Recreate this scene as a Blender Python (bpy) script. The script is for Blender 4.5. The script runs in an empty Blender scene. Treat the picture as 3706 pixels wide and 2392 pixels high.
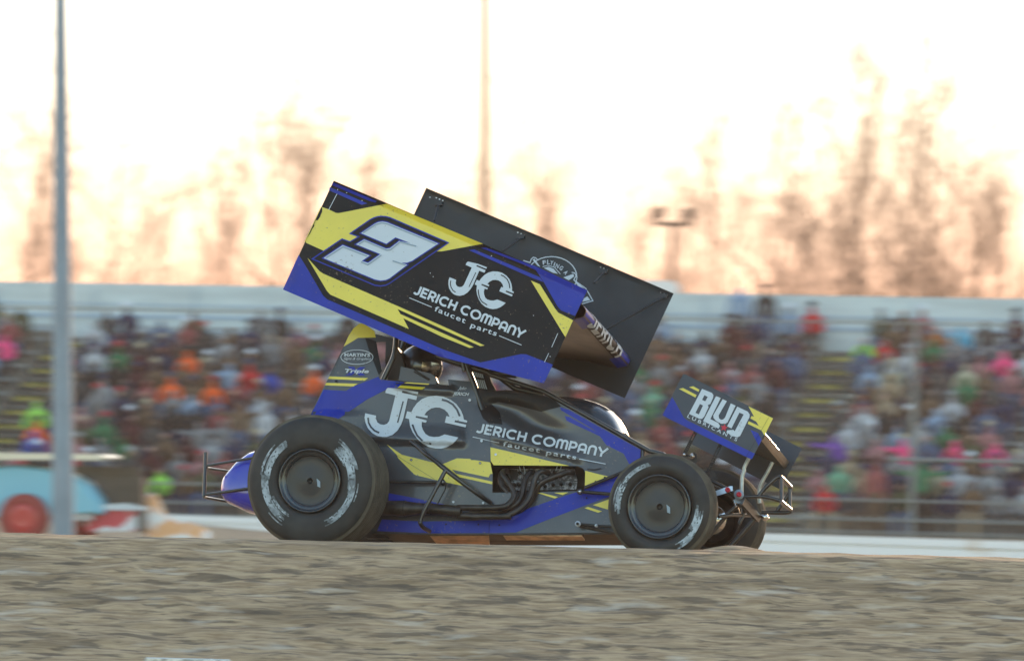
import bpy, bmesh, math, random
from mathutils import Vector, Matrix, noise
random.seed(7)
SC = bpy.context.scene
COL = SC.collection
# ------------------------------------------------------------------ camera
EYE = 1.7
PITCH, ROLL = math.radians(1.63), math.radians(1.4)
FPX = 22360.0                       # focal length in photograph pixels (3706 wide)
cam_d = bpy.data.cameras.new('camera'); cam = bpy.data.objects.new('camera', cam_d); COL.objects.link(cam)
SC.camera = cam
cam_d.sensor_width = 36; cam_d.lens = 36 * FPX / 3706
cam_d.clip_start = 1; cam_d.clip_end = 5000
cF = Vector((0, math.cos(PITCH), math.sin(PITCH)))
_u = Vector((0, -math.sin(PITCH), math.cos(PITCH))); _r = Vector((1, 0, 0))
cR = (_r * math.cos(ROLL) + _u * math.sin(ROLL)).normalized()
cU = cR.cross(cF).normalized()
CAM = Vector((0, 0, EYE))
m = Matrix((cR, cU, -cF)).transposed().to_4x4(); m.translation = CAM
cam.matrix_world = m
cam_d.dof.use_dof = True; cam_d.dof.focus_distance = 39.7; cam_d.dof.aperture_fstop = 4.5
cam_d.dof.aperture_ratio = 0.33
# ------------------------------------------------------------------ sky, sun, exposure
SUN_EL, SUN_AZ = math.radians(8), math.radians(13)      # azimuth measured from +Y towards +X
w = bpy.data.worlds.new('World'); SC.world = w; w.use_nodes = True
nt = w.node_tree; nt.nodes.clear()
sky = nt.nodes.new('ShaderNodeTexSky'); sky.sky_type = 'NISHITA'; sky.sun_disc = False
sky.sun_elevation = SUN_EL; sky.sun_rotation = SUN_AZ
sky.air_density = 1.0; sky.dust_density = 1.0; sky.ozone_density = 1.0
bg = nt.nodes.new('ShaderNodeBackground'); bg.inputs['Strength'].default_value = 0.15
wo = nt.nodes.new('ShaderNodeOutputWorld')
# thin high evening haze that evens out the sunward sky: pale peach at the horizon, cream above
def N(t, **k):
    n_ = nt.nodes.new(t)
    for a_, b_ in k.items(): setattr(n_, a_, b_)
    return n_
tcw = N('ShaderNodeTexCoord'); sep = N('ShaderNodeSeparateXYZ'); nt.links.new(tcw.outputs['Generated'], sep.inputs[0])
rampn = N('ShaderNodeValToRGB'); cr_ = rampn.color_ramp; nt.links.new(sep.outputs[2], rampn.inputs[0])
cr_.elements[0].position = 0.0; cr_.elements[0].color = (3.3, 1.75, 1.05, 1); cr_.elements[1].position = .3; cr_.elements[1].color = (3.2, 3.3, 3.5, 1)
for p_, c_ in ((.034, (3.8, 2.2, 1.45)), (.05, (4.2, 2.9, 2.0)), (.066, (4.6, 3.8, 2.75)), (.082, (4.9, 4.4, 3.6))): e_ = cr_.elements.new(p_); e_.color = (*c_, 1)
up_ = N('ShaderNodeMapRange', interpolation_type='SMOOTHSTEP'); nt.links.new(sep.outputs[2], up_.inputs[0])
for i_, v_ in ((1, .12), (2, .5), (3, 1), (4, 0)): up_.inputs[i_].default_value = v_
fr_ = N('ShaderNodeMapRange', interpolation_type='SMOOTHSTEP'); nt.links.new(sep.outputs[1], fr_.inputs[0])
for i_, v_ in ((1, -.1), (2, .6), (3, 0), (4, 1)): fr_.inputs[i_].default_value = v_
mu_ = N('ShaderNodeMath', operation='MULTIPLY'); nt.links.new(up_.outputs[0], mu_.inputs[0]); nt.links.new(fr_.outputs[0], mu_.inputs[1])
mxw = N('ShaderNodeMix', data_type='RGBA'); nt.links.new(mu_.outputs[0], mxw.inputs[0]); nt.links.new(sky.outputs[0], mxw.inputs[6]); nt.links.new(rampn.outputs[0], mxw.inputs[7])
nt.links.new(mxw.outputs[2], bg.inputs[0]); nt.links.new(bg.outputs[0], wo.inputs[0])
sd = bpy.data.lights.new('sun', 'SUN'); sd.energy = 1.2; sd.angle = math.radians(0.5); sd.color = (1.0, .64, .36)
so = bpy.data.objects.new('sun', sd); COL.objects.link(so)
sv = Vector((math.sin(SUN_AZ) * math.cos(SUN_EL), math.cos(SUN_AZ) * math.cos(SUN_EL), math.sin(SUN_EL)))
so.rotation_euler = sv.to_track_quat('Z', 'Y').to_euler(); so.location = (20, 60, 30)
SC.view_settings.view_transform = 'Standard'; SC.view_settings.look = 'None'
SC.view_settings.gamma = 1; SC.view_settings.exposure = 1.92
# ------------------------------------------------------------------ generic helpers
def ray(px, py):
    return (cF + cR * ((px - 1853) / FPX) - cU * ((py - 1196) / FPX))
def at_y(px, py, Y):                # point of the view line at depth Y (set-out of distant things)
    d = ray(px, py); return CAM + d * (Y / d.y)
def crop(x0, y0, s):
    return lambda *p: [(x0 + a / s, y0 + b / s) for a, b in p]
A1 = crop(1000, 600, 3.85); A2 = crop(1500, 650, 3.277); A3 = crop(1000, 900, 3.277); A4 = crop(1600, 900, 2.962)
A5 = crop(2150, 950, 3.08); A6 = crop(2350, 1320, 3.85); A7 = crop(2150, 1580, 2.9825)
B1 = crop(1080, 1150, 3.85); B2 = crop(1350, 1150, 4.666); B3 = crop(700, 1450, 2.8514); B4 = crop(1280, 1350, 3.85)
B5 = crop(1700, 1400, 3.6708); B6 = crop(1350, 1600, 4.052); B7 = crop(1700, 1600, 3.948)
G1 = crop(2550, 1700, 5.1325); DD = crop(0, 0, 0.6438)
class Frame:
    def __init__(s, O, f, l, u):
        s.O, s.f, s.l, s.u = O, f, l, u
        s.M = Matrix((f, l, u)).transposed().to_4x4(); s.M.translation = O
    def P(s, px, py, wv=0.0):
        d = ray(px, py); k = ((s.O - CAM).dot(s.l) + wv) / d.dot(s.l)
        q = CAM + d * k - s.O
        return Vector((q.dot(s.f), wv, q.dot(s.u)))
    def L(s, world):
        q = world - s.O; return Vector((q.dot(s.f), q.dot(s.l), q.dot(s.u)))
def basis(lr, lf, lu, ff):
    l = (cR * lr + cF * lf + cU * lu).normalized()
    f = cR * ff[0] + cF * ff[1] + cU * ff[2]
    f = (f - l * f.dot(l)).normalized()
    return f, l, f.cross(l).normalized()
def obj(name, me, mats=(), parent=None, smooth=False):
    o = bpy.data.objects.new(name, me); COL.objects.link(o)
    for mt in mats: me.materials.append(mt)
    if parent is not None: o.parent = parent
    return o
def tag(o, label=None, cat=None, group=None, kind=None):
    if label: o['label'] = label
    if cat: o['category'] = cat
    if group: o['group'] = group
    if kind: o['kind'] = kind
    return o
def empty(name, loc=(0, 0, 0), M=None):
    o = bpy.data.objects.new(name, None); COL.objects.link(o); o.empty_display_size = .2
    if M is not None: o.matrix_world = M
    else: o.location = loc
    return o
class MB:
    def __init__(s): s.v, s.f, s.m, s.s = [], [], [], []
    def add(s, vs, fs, mi=0, sm=False):
        b = len(s.v); s.v += [tuple(x) for x in vs]
        for f in fs: s.f.append([b + i for i in f]); s.m.append(mi); s.s.append(sm)
    def box(s, c, d, mi=0, R=None):
        c = Vector(c); vs = []
        for i in (-1, 1):
            for j in (-1, 1):
                for k in (-1, 1):
                    q = Vector((i * d[0] / 2, j * d[1] / 2, k * d[2] / 2))
                    if R is not None: q = R @ q
                    vs.append(c + q)
        s.add(vs, [(0, 1, 3, 2), (4, 6, 7, 5), (0, 4, 5, 1), (2, 3, 7, 6), (0, 2, 6, 4), (1, 5, 7, 3)], mi)
    def hexa(s, a, b, mi=0):
        n = len(a); s.add(list(a) + list(b), [tuple(range(n))[::-1], tuple(range(n, 2 * n))] + [(i, (i + 1) % n, n + (i + 1) % n, n + i) for i in range(n)], mi)
    def tube(s, pts, r, n=10, mi=0, cap=True, smooth=True):
        pts = [Vector(p) for p in pts]; k = len(pts)
        if not hasattr(r, '__len__'): r = [r] * k
        t0 = (pts[1] - pts[0]).normalized(); a = t0.orthogonal().normalized(); vs = []
        for i, p in enumerate(pts):
            t = (pts[min(i + 1, k - 1)] - pts[max(i - 1, 0)]).normalized()
            a = (a - t * a.dot(t)).normalized(); b = t.cross(a)
            for j in range(n):
                an = 2 * math.pi * j / n; vs.append(p + (a * math.cos(an) + b * math.sin(an)) * r[i])
        fs = [(i * n + j, i * n + (j + 1) % n, (i + 1) * n + (j + 1) % n, (i + 1) * n + j) for i in range(k - 1) for j in range(n)]
        s.add(vs, fs, mi, smooth)
        if cap:
            s.add(vs[:n], [tuple(range(n))[::-1]], mi); s.add(vs[-n:], [tuple(range(n))], mi)
    def lathe(s, c, ax, prof, n=64, mi=0, smooth=True, closed=False):
        ax = ax.normalized(); a = ax.orthogonal().normalized(); b = ax.cross(a); vs = []
        for h, r in prof:
            for j in range(n):
                an = 2 * math.pi * j / n; vs.append(c + ax * h + (a * math.cos(an) + b * math.sin(an)) * r)
        k = len(prof)
        s.add(vs, [(i * n + j, i * n + (j + 1) % n, (i + 1) * n + (j + 1) % n, (i + 1) * n + j) for i in range(k - 1) for j in range(n)], mi, smooth)
    def mesh(s, name):
        me = bpy.data.meshes.new(name); me.from_pydata(s.v, [], s.f)
        me.polygons.foreach_set('material_index', s.m); me.polygons.foreach_set('use_smooth', s.s)
        me.update(); return me
    def build(s, name, mats, parent=None):
        if not isinstance(mats, (list, tuple)): mats = [mats]
        return obj(name, s.mesh(name), mats, parent)
def smooth_path(pts, n=5):
    pts = [Vector(p) for p in pts]
    if len(pts) < 3: return pts
    out = []
    P = [pts[0] * 2 - pts[1]] + pts + [pts[-1] * 2 - pts[-2]]
    for i in range(1, len(P) - 2):
        p0, p1, p2, p3 = P[i - 1:i + 3]
        for k in range(n):
            t = k / n; out.append(.5 * ((2 * p1) + (p2 - p0) * t + (2 * p0 - 5 * p1 + 4 * p2 - p3) * t * t + (3 * p1 - p0 - 3 * p2 + p3) * t ** 3))
    out.append(pts[-1]); return out
def tess(poly, step=14.0, lines=()):
    """cut a flat outline into small cells so that it can follow a bent panel"""
    bm = bmesh.new(); vs = [bm.verts.new((x, y, 0)) for x, y in poly]
    f = bm.faces.new(vs); f.normal_update(); bmesh.ops.triangulate(bm, faces=[f], ngon_method='EAR_CLIP')
    xs = [p[0] for p in poly]; ys = [p[1] for p in poly]
    if step:
        for a, lo, hi, nrm in ((0, min(xs), max(xs), (1, 0, 0)), (1, min(ys), max(ys), (0, 1, 0))):
            k = math.ceil(lo / step)
            while k * step < hi:
                co = (k * step, 0, 0) if a == 0 else (0, k * step, 0)
                bmesh.ops.bisect_plane(bm, geom=bm.verts[:] + bm.edges[:] + bm.faces[:], plane_co=co, plane_no=nrm); k += 1
    for (x0, y0), (x1, y1) in lines:
        bmesh.ops.bisect_plane(bm, geom=bm.verts[:] + bm.edges[:] + bm.faces[:], plane_co=(x0, y0, 0), plane_no=(y1 - y0, x0 - x1, 0))
    bm.verts.index_update()
    v = [(q.co.x, q.co.y) for q in bm.verts]; fc = [[q.index for q in f.verts] for f in bm.faces]
    bm.free(); return v, fc
def offset(poly, d):
    n = len(poly); A = sum(poly[i][0] * poly[(i + 1) % n][1] - poly[(i + 1) % n][0] * poly[i][1] for i in range(n))
    sg = 1 if A > 0 else -1; out = []
    for i in range(n):
        p, q, r = Vector(poly[i - 1]), Vector(poly[i]), Vector(poly[(i + 1) % n])
        e1 = (q - p).normalized(); e2 = (r - q).normalized()
        n1 = Vector((e1.y, -e1.x)) * sg; n2 = Vector((e2.y, -e2.x)) * sg
        b = (n1 + n2); b = b / max(.35, b.dot(b) / 2) if b.length > 1e-6 else n1
        out.append((q.x + b.x * d * (1 if b.length < 3 else .5), q.y + b.y * d * (1 if b.length < 3 else .5)))
    return out
def ribbon(pts, wd, close=False):
    """constant-width band along a 2D line -> quads"""
    P = [Vector(p) for p in pts]; n = len(P); L, R = [], []
    for i in range(n):
        a = (P[i] - P[i - 1]) if (i > 0 or close) else None
        b = (P[(i + 1) % n] - P[i]) if (i < n - 1 or close) else None
        a = a or b; b = b or a; a = a.normalized(); b = b.normalized()
        nn = Vector((a.y + b.y, -a.x - b.x)); nn = nn.normalized() if nn.length > 1e-6 else Vector((a.y, -a.x))
        k = 1 / max(.5, nn.dot(Vector((a.y, -a.x))))
        L.append(P[i] + nn * wd / 2 * k); R.append(P[i] - nn * wd / 2 * k)
    m_ = n if close else n - 1
    return [[tuple(L[i]), tuple(L[(i + 1) % n]), tuple(R[(i + 1) % n]), tuple(R[i])] for i in range(m_)]
def arc(cx, cy, rx, ry, a0, a1, n=10):
    return [(cx + rx * math.cos(math.radians(a0 + (a1 - a0) * i / n)), cy + ry * math.sin(math.radians(a0 + (a1 - a0) * i / n))) for i in range(n + 1)]
class Sheet:
    """a thin painted panel of the car: outline, bend function, painted shapes laid on it"""
    def __init__(s, fr, wf, step=16, lines=()):
        s.fr, s.wf, s.step, s.lines = fr, wf, step, lines; s.mb = MB(); s.k = 0
    def pt(s, x, y, off): return s.fr.P(x, y, s.wf(x, y) - off)
    def plate(s, poly, mi, th=.006):
        v, f = tess(poly, s.step, s.lines)
        s.mb.add([s.pt(x, y, 0) for x, y in v], f, mi, True)
        s.mb.add([s.pt(x, y, -th) for x, y in v], f, mi, True)
        n = len(poly); a = [s.pt(x, y, 0) for x, y in poly]; b = [s.pt(x, y, -th) for x, y in poly]
        s.mb.add(a + b, [(i, (i + 1) % n, n + (i + 1) % n, n + i) for i in range(n)], mi)
    def paint(s, poly, mi, lv=None):
        if lv is None: s.k += 1; lv = s.k
        v, f = tess(poly, s.step, s.lines)
        s.mb.add([s.pt(x, y, .0006 + .0004 * lv) for x, y in v], f, mi, True)
    def line(s, pts, wd, mi, close=False):
        s.k += 1
        for q in ribbon(pts, wd, close): s.mb.add([s.pt(x, y, .0025 + .0004 * s.k) for x, y in q], [(0, 1, 2, 3)], mi)
    def tris(s, v, f, mi):
        s.k += 1; s.mb.add([s.pt(x, y, .003 + .0004 * s.k) for x, y in v], f, mi)
    def disc(s, x, y, r, mi, n=10):
        s.k += 1; s.mb.add([s.pt(x + r * math.cos(6.2832 * i / n), y + r * math.sin(6.2832 * i / n), .003 + .0004 * s.k) for i in range(n)], [tuple(range(n))], mi)
def text2d(txt, bold=0.0, shear=0.0, space=1.0):
    cu = bpy.data.curves.new('t', 'FONT'); cu.body = txt; cu.offset = bold; cu.shear = shear; cu.space_character = space; cu.resolution_u = 3
    o = bpy.data.objects.new('t', cu); COL.objects.link(o)
    me = o.evaluated_get(bpy.context.evaluated_depsgraph_get()).to_mesh()
    v = [(q.co.x, q.co.y) for q in me.vertices]; f = [tuple(p.vertices) for p in me.polygons]
    bpy.data.objects.remove(o); bpy.data.curves.remove(cu); return v, f
def put_text(sh, txt, p0, p1, up, mi, **kw):
    """lay a word from p0 (left foot) to p1 (right foot) with cap-height vector up"""
    v, f = text2d(txt, **kw)
    x0 = min(a for a, b in v); x1 = max(a for a, b in v); hc = .7
    e = ((p1[0] - p0[0]) / (x1 - x0), (p1[1] - p0[1]) / (x1 - x0))
    sh.tris([(p0[0] + (a - x0) * e[0] + b / hc * up[0], p0[1] + (a - x0) * e[1] + b / hc * up[1]) for a, b in v], f, mi)
def G_arc(cx, cy, rx, ry, a0, a1, n=7): return arc(cx, cy, rx, ry, a0, a1, n)
GL = {  # stroke letters, unit cap height
 'J': (.52, [[(.44, 1), (.44, .28)] + G_arc(.24, .26, .20, .19, -10, -150, 6)]),
 'E': (.56, [[(.56, .93), (.08, .93), (.08, .07), (.56, .07)], [(.1, .5), (.5, .5)]]),
 'R': (.62, [[(.08, 0), (.08, .93), (.34, .93)] + G_arc(.34, .68, .2, .25, 80, -90, 7) + [(.1, .42)], [(.32, .4), (.56, 0)]]),
 'I': (.16, [[(.08, 0), (.08, 1)]]),
 'C': (.78, [G_arc(.46, .5, .38, .43, 48, 312, 16)]),
 'H': (.66, [[(.08, 0), (.08, 1)], [(.58, 0), (.58, 1)], [(.1, .5), (.56, .5)]]),
 'O': (.9, [G_arc(.46, .5, .38, .43, 0, 360, 20)]),
 'M': (.86, [[(.08, 0), (.08, .7)] + G_arc(.26, .72, .18, .21, 180, 0, 7) + [(.44, 0)], [(.44, .6)] + G_arc(.62, .72, .18, .21, 150, 0, 6) + [(.8, 0)]]),
 'P': (.6, [[(.08, 0), (.08, .93), (.34, .93)] + G_arc(.34, .66, .2, .27, 80, -90, 7) + [(.1, .38)]]),
 'A': (.66, [[(.08, 0), (.08, .64)] + G_arc(.33, .66, .25, .27, 180, 0, 9) + [(.58, 0)], [(.1, .34), (.56, .34)]]),
 'N': (.66, [[(.08, 0), (.08, .64)] + G_arc(.33, .66, .25, .27, 180, 0, 9) + [(.58, 0)]]),
 'Y': (.62, [[(.0, 1), (.32, .45)], [(.68, 1), (.3, .36), (.3, 0)]]), ' ': (.22, [])}
def put_strokes(sh, txt, p0, p1, up, mi, sw=.17, gap=.13):
    tot = sum(GL[c][0] for c in txt) + gap * (len(txt) - 1); e = Vector((p1[0] - p0[0], p1[1] - p0[1])) / tot; u = Vector(up)
    x = 0
    for c in txt:
        for st in GL[c][1]:
            sh.k += .25
            # width stays in letter space, so thicken before mapping
            asp = e.length / u.length
            for q in ribbon([(a * asp, b) for a, b in st], sw):
                sh.mb.add([sh.pt(*(Vector(p0) + e * (x + a / asp) + u * b), .003 + .0004 * sh.k) for a, b in q], [(0, 1, 2, 3)], mi)
        x += GL[c][0] + gap
# ------------------------------------------------------------------ materials
def mat(name, col, rough=.5, metal=0.0, coat=0.0, spec=.5, noise_amt=0.0, nscale=20.0, bump=0.0, bscale=60.0, coord='Object', stretch=(1, 1, 1), col2=None, emit=None, thr=(.35, .65)):
    mt = bpy.data.materials.new(name); mt.use_nodes = True; n = mt.node_tree; b = n.nodes['Principled BSDF']
    b.inputs['Base Color'].default_value = (*col, 1); b.inputs['Roughness'].default_value = rough; b.inputs['Metallic'].default_value = metal
    b.inputs['Coat Weight'].default_value = coat; b.inputs['Coat Roughness'].default_value = .08; b.inputs['Specular IOR Level'].default_value = spec
    if noise_amt or bump or col2:
        tc = n.nodes.new('ShaderNodeTexCoord'); mp = n.nodes.new('ShaderNodeMapping'); mp.inputs['Scale'].default_value = stretch
        n.links.new(tc.outputs[coord], mp.inputs[0])
        nz = n.nodes.new('ShaderNodeTexNoise'); nz.inputs['Scale'].default_value = nscale; nz.inputs['Detail'].default_value = 5; n.links.new(mp.outputs[0], nz.inputs[0])
        if noise_amt or col2:
            mr = n.nodes.new('ShaderNodeMapRange'); mr.inputs[1].default_value = thr[0]; mr.inputs[2].default_value = thr[1]; n.links.new(nz.outputs[0], mr.inputs[0])
            mx = n.nodes.new('ShaderNodeMix'); mx.data_type = 'RGBA'; n.links.new(mr.outputs[0], mx.inputs[0])
            c2 = col2 or tuple(max(0, c * (1 + noise_amt)) for c in col); c1 = col if col2 else tuple(c * (1 - noise_amt) for c in col)
            mx.inputs[6].default_value = (*c1, 1); mx.inputs[7].default_value = (*c2, 1); n.links.new(mx.outputs[2], b.inputs['Base Color'])
        if bump:
            nb = n.nodes.new('ShaderNodeTexNoise'); nb.inputs['Scale'].default_value = bscale; nb.inputs['Detail'].default_value = 6; n.links.new(mp.outputs[0], nb.inputs[0])
            bp = n.nodes.new('ShaderNodeBump'); bp.inputs['Strength'].default_value = bump; bp.inputs['Distance'].default_value = .05
            n.links.new(nb.outputs[0], bp.inputs['Height']); n.links.new(bp.outputs[0], b.inputs['Normal'])
    return mt
def mud(mt, amt=.62, sc=60.0):
    n = mt.node_tree; b = n.nodes['Principled BSDF']; tc = n.nodes.new('ShaderNodeTexCoord')
    nz = n.nodes.new('ShaderNodeTexNoise'); nz.inputs['Scale'].default_value = sc; nz.inputs['Detail'].default_value = 3; n.links.new(tc.outputs['Object'], nz.inputs[0])
    n2 = n.nodes.new('ShaderNodeTexNoise'); n2.inputs['Scale'].default_value = 3.5; n.links.new(tc.outputs['Object'], n2.inputs[0])
    ad = n.nodes.new('ShaderNodeMath'); ad.operation = 'MULTIPLY_ADD'; ad.inputs[1].default_value = .35; n.links.new(n2.outputs[0], ad.inputs[0]); n.links.new(nz.outputs[0], ad.inputs[2])
    mr = n.nodes.new('ShaderNodeMapRange'); mr.inputs[1].default_value = amt + .22; mr.inputs[2].default_value = amt + .3; mr.inputs[4].default_value = .7; n.links.new(ad.outputs[0], mr.inputs[0])
    mx = n.nodes.new('ShaderNodeMix'); mx.data_type = 'RGBA'; n.links.new(mr.outputs[0], mx.inputs[0]); src = b.inputs['Base Color']
    if src.links: n.links.new(src.links[0].from_socket, mx.inputs[6])
    else: mx.inputs[6].default_value = src.default_value
    mx.inputs[7].default_value = (.16, .12, .08, 1); n.links.new(mx.outputs[2], src)
BLK = mat('vinyl_black', (.006, .006, .0065), .45, coat=.05, spec=.18, noise_amt=.35, nscale=3)
CARB = mat('carbon_wrap', (.02, .021, .023), .36, coat=.3, noise_amt=.3, nscale=4)
YEL = mat('vinyl_yellow', (.76, .6, .045), .4, coat=.4, noise_amt=.05, nscale=4)
BLU = mat('vinyl_blue', (.004, .022, .32), .42, coat=.12, spec=.3, noise_amt=.12, nscale=5)
WHT = mat('vinyl_white', (.56, .6, .64), .45, coat=.3)
GRY = mat('vinyl_grey', (.25, .32, .38), .45)
for m_ in (BLK, CARB, YEL, BLU, WHT): mud(m_)
RED = mat('red_anodised', (.5, .012, .03), .35, metal=.2)
TUBE = mat('black_tube', (.02, .019, .018), .35, coat=.5, noise_amt=.4, nscale=9)
DARK = mat('dark_metal', (.03, .027, .024), .5, metal=.3, noise_amt=.4, nscale=12)
PIPE = mat('header_pipe', (.05, .043, .038), .42, metal=.6, noise_amt=.35, nscale=14)
CHR = mat('chrome', (.75, .74, .72), .12, metal=1)
ALU = mat('aluminium', (.42, .42, .42), .4, metal=1, noise_amt=.5, nscale=24)
HEAD = mat('cast_head', (.16, .16, .165), .5, metal=.5, nscale=45, col2=(.5, .5, .52), thr=(.5, .6), bump=.6, bscale=50)
BELLY = mat('belly_pan', (.7, .5, .36), .5, metal=.5, noise_amt=.35, nscale=10)
TYRE = mat('tyre_rubber', (.022, .022, .021), .65, noise_amt=.3, nscale=9)
TREAD = mat('tyre_tread', (.085, .072, .052), .85, noise_amt=.25, nscale=10, bump=.1, bscale=60)  # brown tread, lighter than the sidewall rubber
MARK = mat('tyre_marking', (.30, .34, .37), .6, noise_amt=.5, nscale=16)
MARK2 = mat('tyre_marking_worn', (.14, .16, .17), .65, noise_amt=.5, nscale=22)
COVER = mat('wheel_cover', (.009, .01, .012), .45, coat=.12, noise_amt=.3, nscale=6)
HELM = mat('helmet_black', (.006, .006, .008), .35, coat=.8)
SUIT = mat('race_suit', (.02, .02, .022), .8)
# ------------------------------------------------------------------ the blue, black and yellow sprint car
bf = basis(.208, .954, -.217, (.978, -.217, -.02))
CF = Frame(CAM + ray(1700, 1700) * 40.0, *bf)
WFr = basis(.245, .966, -.082, (.97, -.245, -.03))
P = CF.P
PXM = 1 / 559.0
car = empty('sprint_car', M=CF.M)
tag(car, 'winged sprint car in black, blue and yellow numbered 3 on the dirt track', 'race car')
M9 = [BLK, YEL, BLU, WHT, GRY, CARB, RED, ALU]
def dist(p, q, x, y):               # signed distance of a point to a line
    dx, dy = q[0] - p[0], q[1] - p[1]; n = math.hypot(dx, dy); return ((x - p[0]) * dy - (y - p[1]) * dx) / n
TL, TR, BR, BM, BL = A1((800, 210))[0], A4((1558, 445))[0], A4((1090, 1442))[0], (1590, 1290), A3((78, 485))[0]
TM = A2((812, 762))[0]
def w_top(x, y):
    d1 = max(0, -dist(TL, TM, x, y) if x < TM[0] else -dist(TM, TR, x, y)); d2 = abs(dist(TL, BL, x, y)); w_ = -.42 + .003 * math.sin(x / 90) * math.cos(y / 70)
    if d1 < 19: w_ -= (19 - d1) * PXM * .42
    if d2 < 21: w_ -= (21 - d2) * PXM * .3
    return w_
def shift(p, q, d):
    dx, dy = q[0] - p[0], q[1] - p[1]; n = math.hypot(dx, dy); return ((p[0] - dy / n * d, p[1] + dx / n * d), (q[0] - dy / n * d, q[1] + dx / n * d))
sh = Sheet(CF, w_top, 30, [shift(TL, TM, 19), shift(TM, TR, 19), shift(TL, BL, -21), (TM, (TM[0], TM[1] + 9))])
sh.plate([TL, TM, TR, BR, BM, BL], 0, .008)
assert w_top(1600, 1000) > -.43 and w_top(*TL) < -.43
sh.paint(A1((622, 572), (735, 612), (830, 658), (870, 662), (1380, 562), (1545, 531)) + A2((812, 762), (318, 853)) + A1((655, 1183), (390, 1063)), 1)
sh.paint(A1((792, 235), (1400, 495), (1380, 515), (1290, 490), (772, 270)), 2)
sh.paint(A1((745, 300), (1270, 528), (1190, 545), (735, 345)), 2)
sh.paint(A2((788, 810), (850, 808), (1412, 1022), (1440, 1075), (1300, 1010)), 2)
sh.paint(A2((645, 838), (708, 830), (1490, 1160), (1530, 1215), (1400, 1168)), 2)
sh.paint(A4((965, 172), (1556, 446), (1427, 722), (1275, 662), (1235, 615), (1085, 350), (1035, 275)), 2)
sh.paint(A4((952, 342), (1048, 382), (1210, 640), (1245, 685), (1405, 768), (1322, 950)), 1)
sh.paint(A3((368, 108), (515, 270), (560, 298), (1460, 690), (1966, 916)) + A4((455, 1037), (412, 1045), (0, 862)) + A3((1438, 716), (1472, 775)) + A4((0, 902), (340, 1055), (295, 1063), (0, 945)) + A3((1505, 825), (1572, 952), (640, 545), (600, 500)), 1)
sh.paint(A3((265, 75), (330, 175), (555, 558), (605, 603)) + A4((0, 1075), (410, 1220), (845, 1130), (900, 1132), (1187, 1243)) + [BR, BM, BL], 2)
O3 = A1((485, 1300), (915, 1012), (1025, 1052), (1132, 990), (1010, 948), (1300, 748), (1350, 722), (1410, 702), (1470, 697), (1530, 702), (1585, 716)) + A2((415, 748)) + A3((1345, 418), (1300, 440), (1235, 450), (1165, 440))
sh.paint(O3, 2); sh.paint(offset(O3, -4), 0)
W3 = A1((1180, 940), (1370, 812), (1420, 788), (1480, 780), (1540, 790), (2255, 1085), (1890, 1325), (1820, 1350), (1745, 1352), (1825, 1380)) + A3((1345, 350), (1300, 370), (1235, 378), (1170, 365), (560, 112)) + A1((925, 1108), (1300, 1253), (1190, 1328), (1280, 1356), (1452, 1232), (1112, 1095), (1225, 1028), (1530, 1158), (1585, 1150), (1715, 1050), (1870, 1080), (1660, 998), (1533, 1088))
sh.paint(offset(W3, 3.5), 2); sh.paint(W3, 3)
for l_ in (A1((1210, 935), (1385, 820), (1470, 798), (1540, 810), (2225, 1090)), A1((690, 1285), (930, 1130), (1265, 1262)), A1((1180, 1340), (1275, 1380), (1465, 1245)), A1((1150, 1095), (1225, 1045), (1540, 1178), (1590, 1170), (1725, 1062), (1950, 1122)), A1((1620, 1325), (1800, 1385))):
    sh.line(l_, 4.5, 4)
J_ = [(465, 212), (480, 205), (700, 222), (900, 262), (893, 293), (680, 247), (670, 272), (885, 322), (872, 375), (755, 350), (690, 640), (660, 720), (610, 800), (540, 860), (460, 888), (400, 888), (330, 875), (260, 835), (200, 770), (165, 690), (152, 620), (160, 558), (312, 592), (312, 640), (330, 685), (370, 712), (420, 720), (465, 705), (495, 665), (582, 310), (440, 275), (450, 235)]
C_ = [(720, 625), (745, 530), (803, 545), (830, 490), (880, 420), (950, 362), (1040, 325), (1150, 315), (1250, 328), (1350, 370), (1430, 430), (1490, 510), (1525, 590), (1535, 645), (1582, 662), (1578, 690), (1412, 655), (1405, 682), (1568, 718), (1560, 755), (1270, 688), (1292, 597), (1338, 608), (1310, 550), (1260, 505), (1200, 482), (1140, 480), (1080, 492), (1020, 535), (985, 582), (1032, 595), (1028, 625), (868, 595), (862, 618), (1018, 660), (1008, 690), (950, 678), (948, 740), (965, 790), (1000, 845), (1050, 878), (1120, 890), (1190, 885), (1240, 865), (1265, 853), (1458, 895), (1420, 945), (1370, 990), (1300, 1030), (1220, 1050), (1140, 1048), (1040, 1025), (950, 975), (880, 905), (820, 820), (785, 735), (772, 640)]
SLOTS = [([(690, 392), (612, 690)], 20), ([(200, 620), (208, 690), (240, 750), (290, 800), (355, 830)], 24), ([(1228, 370), (1300, 388), (1380, 435), (1440, 510), (1478, 600)], 28), ([(818, 715), (845, 790), (885, 870), (950, 935), (1080, 988)], 26)]
def jc_logo(sh, T, sc, dark):
    sh.paint([T(*p) for p in J_], 3); sh.paint([T(*p) for p in C_], 3)
    for pts, wd in SLOTS: sh.line([T(*p) for p in pts], wd * sc, dark)
def affine(src, dst):
    (x0, y0), (x1, y1), (x2, y2) = src; d = (x1 - x0) * (y2 - y0) - (x2 - x0) * (y1 - y0)
    def T(x, y):
        a = ((x - x0) * (y2 - y0) - (x2 - x0) * (y - y0)) / d; b = ((x1 - x0) * (y - y0) - (x - x0) * (y1 - y0)) / d
        return tuple(dst[0][i] + a * (dst[1][i] - dst[0][i]) + b * (dst[2][i] - dst[0][i]) for i in (0, 1))
    return T
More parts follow.
